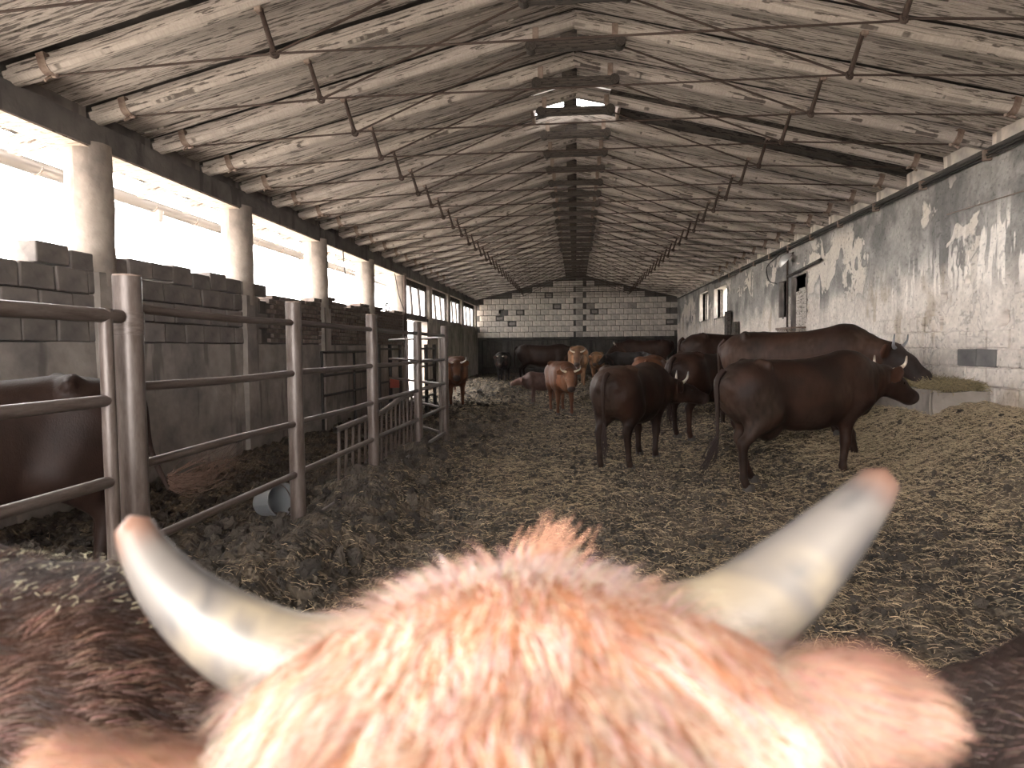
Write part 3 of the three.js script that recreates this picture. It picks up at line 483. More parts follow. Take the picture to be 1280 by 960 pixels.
{
  const c = thing('wall_cable_run', 'bundle of cables clipped along the top of the right wall', 'cable', null, [XR - 0.06, 0, 0]);
  for (const [y, x, r] of [[3.71, 0, 0.016], [3.745, 0.015, 0.012], [3.675, 0.01, 0.01]]) { const p = []; for (let z = 2; z >= -24; z -= 1) p.push([x, y + rr(-0.012, 0.012), z]); mesh('cable', tube(p, r, 110, 5), mPipeDark, c); }
  for (let z = -4; z > -24; z -= 1.45) mesh('clip', box(-0.03, 0.07, 3.65, 3.77, z - 0.02, z + 0.02, 0.006), mStrap, c);
}
tag(mesh('wall_wire', rod([XR - 0.03, 3.1, -5.2], [XR - 0.03, 3.2, -9.2], 0.006, 5), mStrap), 'thin taut wire across the upper right wall', 'wire');
{
  const l = thing('wall_lamp', 'old oval lamp hood on a bracket high on the right wall', 'lamp', null, [XR - 0.2, 3.42, -15.35]);
  mesh('hood', rough(new THREE.LatheGeometry([[0, 0.1], [0.06, 0.09], [0.15, 0.04], [0.19, -0.02], [0.185, -0.025], [0.14, 0.025], [0.05, 0.07], [0, 0.075]].map((p) => new THREE.Vector2(...p)), 20).rotateZ(0.9), 0.003, 9), mZinc, l);
  mesh('arm', rod([0.05, 0.1, 0], [0.2, 0.16, 0], 0.018, 7), mRust, l); mesh('bulb', new THREE.SphereGeometry(0.045, 10, 8).translate(-0.05, -0.03, 0), mSkyPane, l);
}
tag(mesh('lintel_pole', rod([XR - 0.05, 3.08, -15.6], [XR - 0.05, 3.2, -13.6], 0.03, 8), darkWood), 'slanting wooden pole fixed above the shuttered niche', 'pole');
tag(mesh('conduit', tube([[XR - 0.04, 3.72, -15.7], [XR - 0.04, 3.2, -15.7], [XR - 0.04, 2.5, -15.68], [XR - 0.04, 1.75, -15.66]], 0.022, 12, 6), mRust), 'upright conduit pipe beside the shuttered niche', 'pipe');
tag(mesh('sagging_cable', tube([[XR - 0.04, 3.66, -16.3], [XR - 0.06, 3.45, -17.3], [XR - 0.06, 3.15, -17.1], [XR - 0.04, 3.0, -16.5]], 0.012, 20, 5), mPipeDark), 'looped black cable hanging by the lamp on the right wall', 'cable');
{
  const k = thing('hay_rack', 'small barred hay rack fixed under the shuttered niche', 'rack', null, [XR - 0.02, 1.62, -15.0]);
  mesh('rim', merge([rod([-0.3, 0.3, -0.55], [-0.3, 0.3, 0.5], 0.018, 6), rod([0, 0.3, -0.55], [-0.3, 0.3, -0.55], 0.018, 6), rod([0, 0.3, 0.5], [-0.3, 0.3, 0.5], 0.018, 6)]), mStrap, k);
  for (let i = 0; i < 9; i++) mesh('bar', rod([-0.3, 0.3, -0.5 + i * 0.12], [-0.02, -0.2, -0.5 + i * 0.12], 0.01, 5), mStrap, k);
}
for (const [z, h, w, l] of [[-21.3, 2.62, 0.4, 'tall weathered timber post against the right wall near the window'], [-20.3, 2.25, 0.34, 'short weathered timber stub against the right wall']]) tag(mesh('timber_post', rough(box(XR - 0.17, XR - 0.05, 0.3, h, z - w / 2, z + w / 2, 0.02), 0.01, 5), darkWood), l, 'post');
// feed trough on the bank with hay
{
  const t = thing('feed_trough', 'concrete feed trough filled with hay against the right wall', 'trough', null, [4.4, 0.5, -9.5]);
  mesh('basin', rough(merge([new THREE.BoxGeometry(0.12, 0.56, 2.6, 2, 6, 26).translate(-0.27, 0.24, 0), new THREE.BoxGeometry(0.12, 0.5, 2.6, 2, 6, 26).translate(0.25, 0.22, 0), new THREE.BoxGeometry(0.62, 0.54, 0.12, 6, 6, 2).translate(0, 0.23, 1.28), new THREE.BoxGeometry(0.62, 0.54, 0.12, 6, 6, 2).translate(0, 0.23, -1.28), new THREE.BoxGeometry(0.5, 0.1, 2.5).translate(0, 0.1, 0)].map(uvBox)), 0.012, 6), cemM(1.25, 0.95, 0.9), t);
  const r = rng(88), st = tube([[-0.5, 0, 0], [-0.1, 0.06, 0.04], [0.5, 0, 0.01]], 0.012, 4, 3), list = [];
  for (let i = 0; i < 5000; i++) { const x = 4.44 + rr(-0.33, 0.28, r), z = -9.5 + rr(-1.32, 1.32, r), hgt = 0.98 + 0.14 * Math.sqrt(r()) * (1 - ((x - 4.46) / 0.45) ** 2) + (x < 4.2 || z > -8.25 ? -0.06 * r() : 0); const L = rr(0.06, 0.2, r), k = rr(0.4, 1.1, r); list.push({ m: new THREE.Matrix4().compose(V(x, hgt, z), new THREE.Quaternion().setFromEuler(new THREE.Euler(rr(-0.6, 0.6, r), r() * 6.283, rr(-0.7, 0.7, r))), V(L, 0.22, 0.22)), c: col(0.4 * k, 0.32 * k, 0.18 * k) }); }
  tag(instances('trough_hay', st, mat({ color: 0xffffff, roughness: 0.85 }), list), 'loose hay heaped in the concrete feed trough', 'hay', null, 'stuff');
  mesh('hay_bed', rough(uvBox(new THREE.BoxGeometry(0.44, 0.3, 2.46, 6, 2, 24).translate(0, 0.36, 0)), 0.03, 6), mat({ map: dungTex, color: col(2.6, 2.2, 1.6) }), t);
}

// ------------------------------------------------------------------ cattle: each body is one skin drawn over a jointed skeleton
function netMesh(f, lo, hi, cell) {   // naive surface nets; blocks far from the skin are skipped
  const n = [0, 1, 2].map((a) => Math.ceil((hi[a] - lo[a]) / cell / 4) * 4 + 1), [nx, ny, nz] = n, D = new Float32Array(nx * ny * nz).fill(9), at = (i, j, k) => (k * ny + j) * nx + i, reach = cell * 4 * 0.9 + cell * 2;
  for (let k = 0; k < nz - 1; k += 4) for (let j = 0; j < ny - 1; j += 4) for (let i = 0; i < nx - 1; i += 4) {
    const c = f(lo[0] + (i + 2) * cell, lo[1] + (j + 2) * cell, lo[2] + (k + 2) * cell);
    if (Math.abs(c) > reach * 1.35) { if (c < 0) for (let c2 = k; c2 <= k + 4; c2++) for (let b = j; b <= j + 4; b++) for (let a = i; a <= i + 4; a++) { const q = at(a, b, c2); if (D[q] === 9) D[q] = -9; } continue; }
    for (let c2 = k; c2 <= k + 4; c2++) for (let b = j; b <= j + 4; b++) for (let a = i; a <= i + 4; a++) { const q = at(a, b, c2); if (Math.abs(D[q]) === 9) D[q] = f(lo[0] + a * cell, lo[1] + b * cell, lo[2] + c2 * cell); }
  }
  const id = new Int32Array(nx * ny * nz).fill(-1), pos = [], idx = [];
  for (let k = 0; k < nz - 1; k++) for (let j = 0; j < ny - 1; j++) for (let i = 0; i < nx - 1; i++) {
    let m = 0, s = [0, 0, 0], cnt = 0; const v = [];
    for (let c = 0; c < 8; c++) { const q = D[at(i + (c & 1), j + ((c >> 1) & 1), k + (c >> 2))]; v.push(q); if (q < 0) m |= 1 << c; }
    if (!m || m === 255) continue;
    for (let a = 0; a < 3; a++) for (let c = 0; c < 8; c++) { if (c & (1 << a)) continue; const d = c | (1 << a); if ((v[c] < 0) === (v[d] < 0)) continue; const t = v[c] / (v[c] - v[d]); for (let e = 0; e < 3; e++) s[e] += e === a ? t : (c >> e) & 1; cnt++; }
    id[at(i, j, k)] = pos.length / 3; pos.push(lo[0] + (i + s[0] / cnt) * cell, lo[1] + (j + s[1] / cnt) * cell, lo[2] + (k + s[2] / cnt) * cell);
  }
  for (let k = 1; k < nz - 1; k++) for (let j = 1; j < ny - 1; j++) for (let i = 1; i < nx - 1; i++) {
    const a = D[at(i, j, k)] < 0;
    const quad = (p, q, r2, s2, fl) => { if (p < 0 || q < 0 || r2 < 0 || s2 < 0) return; fl ? idx.push(p, q, r2, p, r2, s2) : idx.push(p, r2, q, p, s2, r2); };
    if (a !== D[at(i + 1, j, k)] < 0) quad(id[at(i, j - 1, k - 1)], id[at(i, j, k - 1)], id[at(i, j, k)], id[at(i, j - 1, k)], a);
    if (a !== D[at(i, j + 1, k)] < 0) quad(id[at(i - 1, j, k - 1)], id[at(i - 1, j, k)], id[at(i, j, k)], id[at(i, j, k - 1)], a);
    if (a !== D[at(i, j, k + 1)] < 0) quad(id[at(i - 1, j - 1, k)], id[at(i, j - 1, k)], id[at(i, j, k)], id[at(i - 1, j, k)], a);
  }
  const g = new THREE.BufferGeometry(); g.setAttribute('position', new THREE.Float32BufferAttribute(pos, 3)); g.setIndex(idx);
  const nn = new Float32Array(pos.length), e = cell * 0.6;
  for (let i = 0; i < pos.length; i += 3) { const [x, y, z] = [pos[i], pos[i + 1], pos[i + 2]]; const a = f(x + e, y, z) - f(x - e, y, z), b = f(x, y + e, z) - f(x, y - e, z), c = f(x, y, z + e) - f(x, y, z - e), L = Math.hypot(a, b, c) || 1; nn.set([a / L, b / L, c / L], i); }
  g.setAttribute('normal', new THREE.BufferAttribute(nn, 3)); return g;
}
const smin = (a, b, k) => { const h = Math.max(k - Math.abs(a - b), 0) / k; return Math.min(a, b) - h * h * k * 0.25; };
// trunk stations: x forward, top, bottom, half width
const TRUNK = [[-0.60, 1.18, 0.92, 0.07], [-0.54, 1.27, 0.80, 0.17], [-0.42, 1.335, 0.72, 0.235], [-0.22, 1.365, 0.66, 0.265], [0.0, 1.345, 0.60, 0.285], [0.25, 1.325, 0.545, 0.325], [0.5, 1.32, 0.53, 0.335], [0.74, 1.345, 0.56, 0.30], [0.92, 1.37, 0.60, 0.25], [1.06, 1.345, 0.65, 0.2], [1.18, 1.25, 0.74, 0.13], [1.24, 1.15, 0.85, 0.06]];
function trunkAt(x) { if (x <= TRUNK[0][0]) return TRUNK[0]; for (let i = 1; i < TRUNK.length; i++) if (x <= TRUNK[i][0]) { const a = TRUNK[i - 1], b = TRUNK[i], t = (x - a[0]) / (b[0] - a[0]), s = t * t * (3 - 2 * t) * 0.4 + t * 0.6; return [x, lerp(a[1], b[1], s), lerp(a[2], b[2], s), lerp(a[3], b[3], s)]; } return TRUNK[TRUNK.length - 1]; }
const eyeM = mat({ color: col(0.012, 0.01, 0.009), roughness: 0.15 }), hoofM = mat({ color: col(0.045, 0.036, 0.03), roughness: 0.6 });
const hornM = new THREE.MeshPhysicalMaterial({ vertexColors: true, roughness: 0.42, clearcoat: 0.15, clearcoatRoughness: 0.5 });
const hideM = new THREE.MeshPhysicalMaterial({ vertexColors: true, roughness: 0.6, specularIntensity: 0.35 });
hideM.bumpMap = tex(512, 512, (u, v) => { const g = fbm(u * 60, v * 110, 3, 60, 110); return [g, g, g]; }, false); hideM.bumpScale = 0.0016;
const hoofGeo = merge([-1, 1].map((s) => rough(new THREE.CylinderGeometry(0.036, 0.05, 0.075, 10).scale(1.25, 1, 0.62).translate(0.012, 0.037, s * 0.027), 0.003, 14)));
const COATS = { // one colour for each coat, varied only by noise
  dark: [0.0195, 0.0102, 0.0075], red: [0.105, 0.044, 0.024], brown: [0.027, 0.0135, 0.0093], black: [0.022, 0.018, 0.0165], tan: [0.17, 0.088, 0.047], grey: [0.085, 0.049, 0.041], bright: [0.26, 0.116, 0.064],
};
function cow(o) {   // o.at [x,z], o.dir [dx,dz], o.s scale, o.neck [yaw,pitch,len], o.head [yaw,pitch], o.legs [FL,FR,HL,HR], o.coat, o.label ...
  const s = o.s ?? 1, c = COATS[o.coat ?? 'dark'], dir = V(o.dir[0], 0, o.dir[1]).normalize(), y = o.y ?? ghBase(o.at[0] + dir.x * 0.3 * s, o.at[1] + dir.z * 0.3 * s), seed = o.seed ?? 1, cell = o.cell ?? 0.024;
  const root = thing(o.calf ? 'calf' : 'cow', o.label, 'cow', null, [o.at[0], y - 0.005, o.at[1]], Math.atan2(-dir.z, dir.x)); root.rotation.order = 'YZX'; root.rotation.z = o.tilt ?? 0; root.scale.setScalar(s); if (o.calf) root.userData.category = 'calf';
  const thin = o.thin ?? 1, cap = [], el = [];
  const C = (a, b, ra, rb, k = 0.07) => cap.push([...a, b[0] - a[0], b[1] - a[1], b[2] - a[2], (b[0] - a[0]) ** 2 + (b[1] - a[1]) ** 2 + (b[2] - a[2]) ** 2, ra, rb, k]);
  const [fl, fr, hl, hr] = o.legs ?? [0.04, -0.06, 0.05, -0.06], hoofs = [];
  for (const [q, d] of [[-1, hl], [1, hr]]) {   // hind: pelvis, stifle, hock, fetlock, hoof
    const z = q * 0.17; C([-0.32, 1.08, q * 0.13], [-0.16 + d * 0.2, 0.79, q * 0.19], 0.2, 0.13, 0.12); C([-0.42, 0.98, q * 0.13], [-0.3 + d * 0.25, 0.72, z], 0.15, 0.1, 0.1); C([-0.18 + d * 0.2, 0.79, q * 0.18], [-0.41 + d * 0.6, 0.5, z], 0.12, 0.055, 0.08); C([-0.42 + d * 0.6, 0.52, z], [-0.38 + d * 0.95, 0.14, z], 0.054, 0.036, 0.04); C([-0.38 + d * 0.95, 0.14, z], [-0.34 + d, 0.05, z], 0.041, 0.045, 0.03); hoofs.push([-0.33 + d, 0, z]);
    C([-0.24, 1.33, q * 0.16], [-0.2, 1.31, q * 0.24], 0.035, 0.03, 0.07); C([-0.58, 1.15, q * 0.1], [-0.57, 1.1, q * 0.12], 0.05, 0.05, 0.08);
  }
  for (const [q, d] of [[-1, fl], [1, fr]]) {
    const z = q * 0.16; C([0.96, 1.12, q * 0.14], [1.02, 0.86, q * 0.17], 0.16, 0.12, 0.12); C([0.98, 0.86, q * 0.17], [0.86 + d * 0.35, 0.64, z], 0.12, 0.08, 0.09); C([0.86 + d * 0.35, 0.66, z], [0.9 + d * 0.7, 0.4, z], 0.078, 0.055, 0.05); C([0.9 + d * 0.7, 0.4, z], [0.89 + d * 0.95, 0.13, z], 0.05, 0.036, 0.04); C([0.89 + d * 0.95, 0.13, z], [0.92 + d, 0.05, z], 0.041, 0.045, 0.03); hoofs.push([0.93 + d, 0, z]);
  }
  const [ny, np, nl = 0.55] = o.neck ?? [0, 0.1], N0 = [0.98, 1.08, 0], P = o.poll ?? [N0[0] + nl * Math.cos(np) * Math.cos(ny), N0[1] + 0.02 + nl * Math.sin(np), N0[2] + nl * Math.cos(np) * Math.sin(ny)];
  const [hy, hp] = o.head ?? [0, -0.75], h = V(Math.cos(hp) * Math.cos(hy), Math.sin(hp), Math.cos(hp) * Math.sin(hy)), rt = V(-Math.sin(hy), 0, Math.cos(hy)), roll = o.roll ?? 0; let up = rt.clone().cross(h).normalize(); const rt2 = rt.clone().multiplyScalar(Math.cos(roll)).addScaledVector(up, Math.sin(roll)); up = rt2.clone().cross(h).normalize();
  const H = (a, b, e) => [P[0] + h.x * a + up.x * b + rt2.x * e, P[1] + h.y * a + up.y * b + rt2.y * e, P[2] + h.z * a + up.z * b + rt2.z * e], hs = o.headScale ?? 1.13;
  C(N0, H(-0.03, -0.09, 0), o.neckR ?? 0.23, 0.14, 0.14); C([1.04, 0.88, 0], H(0.04, -0.19, 0), 0.16, 0.085, 0.12); C([1.16, 0.72, 0], [1.25, 0.86, 0], 0.07, 0.06, 0.12);
  C(H(-0.02, -0.055 * hs, -(o.crown ?? 0.05) * hs), H(-0.02, -0.055 * hs, (o.crown ?? 0.05) * hs), 0.075 * hs, 0.075 * hs, 0.06); C(H(0.02, -0.07, 0), H(0.2, -0.06, 0), 0.105 * hs, 0.088 * hs, 0.06); C(H(0.18, -0.07, 0), H(0.43, -0.075, 0), 0.085 * hs, 0.066 * hs, 0.06); C(H(0.42, -0.085, -0.025), H(0.42, -0.085, 0.025), 0.064 * hs, 0.064 * hs, 0.04); C(H(0.08, -0.165, 0), H(0.4, -0.125, 0), 0.075 * hs, 0.052 * hs, 0.06);
  for (const q of [-1, 1]) C(H(0.15, -0.03, q * 0.075), H(0.2, -0.03, q * 0.07), 0.032, 0.026, 0.03);
  if (!o.noEars) for (const q of [-1, 1]) { const e0 = H(-0.01, -0.07, q * 0.1), e1 = H(o.ear?.[0] ?? -0.05, o.ear?.[1] ?? -0.03, q * 0.33), ax = V(e1[0] - e0[0], e1[1] - e0[1], e1[2] - e0[2]), L = ax.length(); ax.normalize(); const flat = h.clone().addScaledVector(up, 0.35).addScaledVector(ax, -h.clone().addScaledVector(up, 0.35).dot(ax)).normalize(), wd = ax.clone().cross(flat); el.push([...e0, ax, flat, wd, L]); }
  if (o.udder) C([-0.12, 0.62, -0.05], [-0.12, 0.6, 0.05], 0.12, 0.12, 0.1);
  const f = (x, y, z) => {
    const [, tp, bt, hw0] = trunkAt(x), hw = hw0 * thin, cy = (tp + bt) / 2 + 0.04, hy2 = y > cy ? tp - cy : cy - bt, qy = Math.abs(y - cy) / hy2, qz = Math.abs(z) / hw;
    const q = Math.pow(Math.pow(qy, 2.35) + Math.pow(qz, 2.35), 1 / 2.35); let d = (q - 1) * Math.min(hw, hy2) * 0.85; if (x < -0.6) d = Math.max(d, Math.hypot(d + 0.07, -0.6 - x) - 0.07); else if (x > 1.24) d = Math.max(d, Math.hypot(Math.max(d, 0), x - 1.24));
    for (let i = 0; i < cap.length; i++) { const p = cap[i], ax = x - p[0], ay = y - p[1], az = z - p[2], t = clamp((ax * p[3] + ay * p[4] + az * p[5]) / p[6]), e = Math.hypot(ax - p[3] * t, ay - p[4] * t, az - p[5] * t) - (p[7] + (p[8] - p[7]) * t); d = smin(d, e, p[9]); }
    for (const p of el) { const ax = x - p[0], ay = y - p[1], az = z - p[2], a = (ax * p[3].x + ay * p[3].y + az * p[3].z) / p[6], u = ax * p[4].x + ay * p[4].y + az * p[4].z, w = ax * p[5].x + ay * p[5].y + az * p[5].z; if (a < -0.3 || a > 1.4) continue; const W = 0.034 + 0.062 * Math.sin(clamp(a, 0.05, 1) * 2.75) ** 0.8; const e = (Math.sqrt((u / 0.027) ** 2 + (w / W) ** 2 + (Math.max(0, a - 0.75) / 0.27) ** 2 * 1.0) - 1) * 0.026; d = smin(d, e, 0.03); }
    return d;
  };
  const ext = [P, ...[0.55].map((a) => H(a, -0.1, 0)), H(0, 0, 0.42), H(0, 0, -0.42)], lo = [-0.72, 0.02, -0.42], hi = [1.36, 1.45, 0.42];
  for (const e of ext) for (let a = 0; a < 3; a++) { lo[a] = Math.min(lo[a], e[a] - 0.14); hi[a] = Math.max(hi[a], e[a] + 0.14); } lo[1] = 0.03; for (const q of hoofs) { lo[0] = Math.min(lo[0], q[0] - 0.12); hi[0] = Math.max(hi[0], q[0] + 0.12); }
  const g = netMesh(f, lo, hi, cell), p = g.attributes.position, cc = new Float32Array(p.count * 3), uv = new Float32Array(p.count * 2);
  for (let i = 0; i < p.count; i++) {
    const x = p.getX(i), yy = p.getY(i), z = p.getZ(i), nz = n3(x * 5 + seed * 9, yy * 5, z * 5), fine = n3(x * 40, yy * 14 + seed, z * 40), dh = Math.hypot(x - P[0], yy - P[1], z - P[2]), hd = (x - P[0]) * h.x + (yy - P[1]) * h.y + (z - P[2]) * h.z;
    let q = c; q = mix3(q, [0.15, 0.062, 0.034], clamp(o.rust ?? 0) * sst(0.45, 0.7, n3(x * 5 + seed * 3, yy * 4, z * 5)) * 0.1); if (o.dust) q = mix3(q, [0.16, 0.115, 0.085], 0.16 * sst(0.4, 0.75, n3(x * 3.1 + 4, yy * 4, z * 3.1 + seed)) * fine); const inHead = dh < 0.62 && x > 1.12;
    if (inHead && hd > 0) q = mix3(q, o.face ?? c, 0.85); if (inHead && hd > 0.38) q = mix3(q, o.nose ?? [0.05, 0.035, 0.03], sst(0.38, 0.43, hd)); { const lat = Math.abs((x - P[0]) * rt2.x + (yy - P[1]) * rt2.y + (z - P[2]) * rt2.z); if (inHead && Math.abs(hd) < 0.12 && lat > 0.15) q = mix3(q, c.map((v, i) => v * 1.6 + [0.03, 0.011, 0.006][i]), sst(0.15, 0.2, lat)); } if (o.socks && yy < 0.2) q = mix3(q, [0.6, 0.52, 0.45], sst(0.21, 0.17, yy)); if (o.mud && n3(x * 7, yy * 7 + 3, z * 7) > 0.6 && yy < 1.15) q = mix3(q, [0.07, 0.05, 0.035], 0.6);
    const k = 0.6 + 0.5 * nz + 0.3 * (fine - 0.5) + 0.25 * (n3(x * 13 + seed, yy * 13, z * 13) - 0.5); cc.set([q[0] * k, q[1] * k, q[2] * k], i * 3); uv[2 * i] = (yy + z) * 1.6; uv[2 * i + 1] = x * 1.6;
  }
  g.setAttribute('color', new THREE.BufferAttribute(cc, 3)); g.setAttribute('uv', new THREE.BufferAttribute(uv, 2));
  const body = mesh('body', g, hideM, root);
  if (!o.far) for (const q of hoofs) { const m = mesh('hoof', hoofGeo, hoofM, root); m.position.set(...q); }
  for (const q of [-1, 1]) mesh('eye', new THREE.SphereGeometry(0.021, 10, 8).translate(...H(0.185, -0.035, q * 0.094)), eyeM, root);
  const hl2 = o.horns ?? 1;
  if (hl2) for (const q of [-1, 1]) { const hc = o.hornColor ?? [[0.5, 0.4, 0.28], [0.42, 0.36, 0.28], [0.05, 0.045, 0.04]]; const pts = o.hornPts ? o.hornPts[q < 0 ? 0 : 1] : [[0, 0.085, 0, 0], [0.01, 0.1 + 0.08 * hl2, 0.03, 0.01], [0.03, 0.1 + 0.14 * hl2, 0.085 * hl2, 0.02], [0.04, 0.1 + 0.15 * hl2, 0.17 * hl2, 0.03]].map(([a, e, w, b]) => { const k = H(a, 0.01 + b, q * e); k[1] += w; return k; }); const R = o.hornR ?? 0.03; mesh('horn', taper(pts, o.hornRad ?? ((t) => R * (1 - 0.75 * t) * (t > 0.97 ? 0.55 : 1)), 26, 14, o.hornCol ?? ((t) => mix3(mix3(hc[0], hc[1], sst(0, 0.6, t)), hc[2], sst(0.62, 0.95, t)))), hornM, root); }
  // tail and its tuft of hair
  const T = o.tail ?? [[-0.58, 1.27, 0], [-0.655, 1.2, 0], [-0.68, 0.95, 0.01], [-0.67, 0.62, 0.02]];
  mesh('tail', taper(T, (t) => 0.034 * (1 - 0.6 * t), 20, 8, () => c), hideM, root);
  { const r = rng(400 + seed), end = V(...T[T.length - 1]), dn = o.tuft ? V(...o.tuft) : V(0, -0.36, 0), strands = []; for (let i = 0; i < (o.far ? 10 : o.fan ? 80 : 46); i++) { const w = o.fan ?? 0.05, a = V(rr(-1, 1, r) * 0.012, rr(0, 0.1, r), rr(-1, 1, r) * 0.012).add(end), m2 = a.clone().addScaledVector(dn, 0.5).add(V(rr(-w, w, r), rr(-0.02, 0.02, r) + (o.fan ? rr(-0.1, 0.06, r) : 0), rr(-w, w, r) * 0.6)), b = a.clone().addScaledVector(dn, rr(0.6, 1.15, r)).add(V(rr(-w, w, r) * 1.2, rr(-0.02, 0.02, r) + (o.fan ? rr(-0.06, 0.16, r) : 0), rr(-w, w, r) * 1.2)); strands.push(taper([a, m2, b], (t) => (o.fan ? 0.0028 : 0.007) * (1 - 0.8 * t), 5, 4)); } mesh('tail_tuft', merge(strands), mat({ color: o.tuftColor ? col(...o.tuftColor) : col(...c), roughness: 0.9 }), root); }
  return { root, body, H, P };
}
const herd = [
  { label: 'dark brown cow in side view feeding at the concrete trough, tail swung out', at: [2.22, -7.72], dir: [0.93, -0.36], s: 1.03, y: 0.02, tilt: 0.06, coat: 'dark', neck: [0.08, 0.0, 0.5], head: [0.1, -0.62], legs: [0.34, -0.16, 0.16, -0.14], udder: 1, rust: 1, dust: 1, cell: 0.02, hornR: 0.032, hornColor: [[0.66, 0.58, 0.46], [0.6, 0.52, 0.4], [0.2, 0.15, 0.11]], tail: [[-0.58, 1.27, 0], [-0.66, 1.18, 0], [-0.69, 0.85, 0.02], [-0.72, 0.5, 0.04]], tuft: [-0.26, -0.3, 0.12], seed: 2 },
  { label: 'large brown cow with a high back standing behind the feeding dark cow', at: [2.8, -10.0], dir: [0.8, 0.56], s: 1.08, y: 0.3, coat: 'brown', tilt: 0.05, rust: 1, dust: 1, neck: [0.05, -0.12, 0.55], head: [0.1, -0.7], seed: 3, face: [0.03, 0.022, 0.02], hornColor: [[0.2, 0.2, 0.22], [0.25, 0.25, 0.27], [0.1, 0.1, 0.1]], hornR: 0.026 },
  { label: 'dark cow seen from behind with russet thighs, left of the large brown cow', at: [1.95, -11.1], dir: [0.72, -0.7], s: 1.02, y: 0.08, coat: 'dark', rust: 1, seed: 4, tail: [[-0.58, 1.28, 0], [-0.66, 1.2, -0.01], [-0.69, 0.9, -0.02], [-0.67, 0.55, -0.02]] },
  { label: 'brown cow whose long back shows beyond the large brown cow by the wall', at: [2.9, -14.6], dir: [1, 0.0], s: 1.08, y: 0.36, coat: 'brown', neck: [1.2, 0, 0.5], head: [1.4, -0.6], seed: 5, far: 1 },
  { label: 'dark brown cow seen from behind, head turned aside, tail hanging straight down', at: [0.62, -8.8], dir: [0.42, -0.9], s: 0.97, y: 0.0, coat: 'dark', neck: [0.75, -0.1, 0.5], head: [0.95, -0.35], legs: [0.1, -0.1, -0.06, 0.1], rust: 0.8, dust: 1, seed: 6, cell: 0.02, tail: [[-0.58, 1.27, 0], [-0.665, 1.2, -0.01], [-0.69, 0.9, -0.02], [-0.66, 0.6, -0.01]], tuft: [0, -0.45, 0] },
  { label: 'russet heifer with white ankles half hidden behind the turned dark cow', at: [1.45, -13.7], dir: [0.2, -0.98], s: 1.0, coat: 'red', socks: 1, seed: 7, far: 1 },
  { label: 'russet cow walking forward with head held low before the grey calf', at: [-0.42, -16.1], dir: [0.2, 1], s: 0.9, coat: 'red', neck: [-0.05, 0.05, 0.5], head: [-0.05, -1.0], legs: [0.08, -0.1, 0.05, 0.1], face: [0.2, 0.095, 0.055], thin: 0.92, seed: 8 },
  { label: 'greyish brown calf in side view with a pale pinkish face', calf: 1, at: [-0.62, -18.6], dir: [-1, 0.08], s: 0.64, coat: 'grey', horns: 0, neck: [0, -0.05, 0.45], head: [0, -0.35], face: [0.15, 0.088, 0.074], nose: [0.2, 0.13, 0.11], seed: 9 },
  { label: 'brown horned cow facing forward beside the end of the pipe fence', at: [-3.2, -17.75], dir: [0.2, 1], s: 0.94, coat: 'red', neck: [0, 0.2, 0.5], head: [0.05, -0.85], face: [0.12, 0.055, 0.035], hornColor: [[0.5, 0.45, 0.4], [0.55, 0.5, 0.45], [0.3, 0.28, 0.26]], seed: 10 },
  { label: 'dark cow in side view far back before the pale block wall', at: [-1.65, -26], dir: [1, 0.05], s: 1.08, coat: 'dark', seed: 11, far: 1 },
  { label: 'tan horned cow facing forward at the back near the wall pilaster', at: [0.05, -24.2], dir: [0.05, 1], s: 1.02, coat: 'tan', neck: [0.15, 0.1, 0.5], head: [0.2, -0.9], face: [0.13, 0.07, 0.045], seed: 12, far: 1 },
  { label: 'brown cow in side view farthest back against the dark barrier', at: [3.35, -29], dir: [-1, 0.03], s: 1.12, coat: 'brown', seed: 13, far: 1 },
  { label: 'black calf in side view before the farthest brown cow', calf: 1, at: [2.3, -26], dir: [-1, 0.05], s: 0.8, coat: 'black', horns: 0, seed: 14, far: 1 },
  { label: 'pale tan calf facing forward between the tan cow and the black calf', calf: 1, at: [0.85, -27.4], dir: [-0.1, 1], s: 0.84, coat: 'tan', horns: 0, seed: 15, far: 1 },
  { label: 'small black calf facing forward in the dark far corner', calf: 1, at: [-2.75, -25.6], dir: [0, 1], s: 0.82, coat: 'black', horns: 0.4, seed: 16, far: 1 },
  { label: 'dark cow inside the pen behind the pipe gate, tail flicked sideways', at: [-3.35, -3.75], dir: [-0.62, 0.8], s: 1.02, y: 0.02, coat: 'dark', seed: 17, cell: 0.02, tail: [[-0.58, 1.27, 0], [-0.66, 1.2, 0], [-0.7, 0.85, -0.04], [-0.78, 0.58, -0.12]], tuft: [-0.34, 0.08, -0.2], fan: 0.12, tuftColor: [0.075, 0.04, 0.026] },
];
for (const o of herd) cow({ cell: o.far ? 0.032 : 0.024, ...o });

// ------------------------------------------------------------------ the near cattle: the horned head before the camera, backs left and right
const toWorldPts = (x, y, z) => [x, y, z];
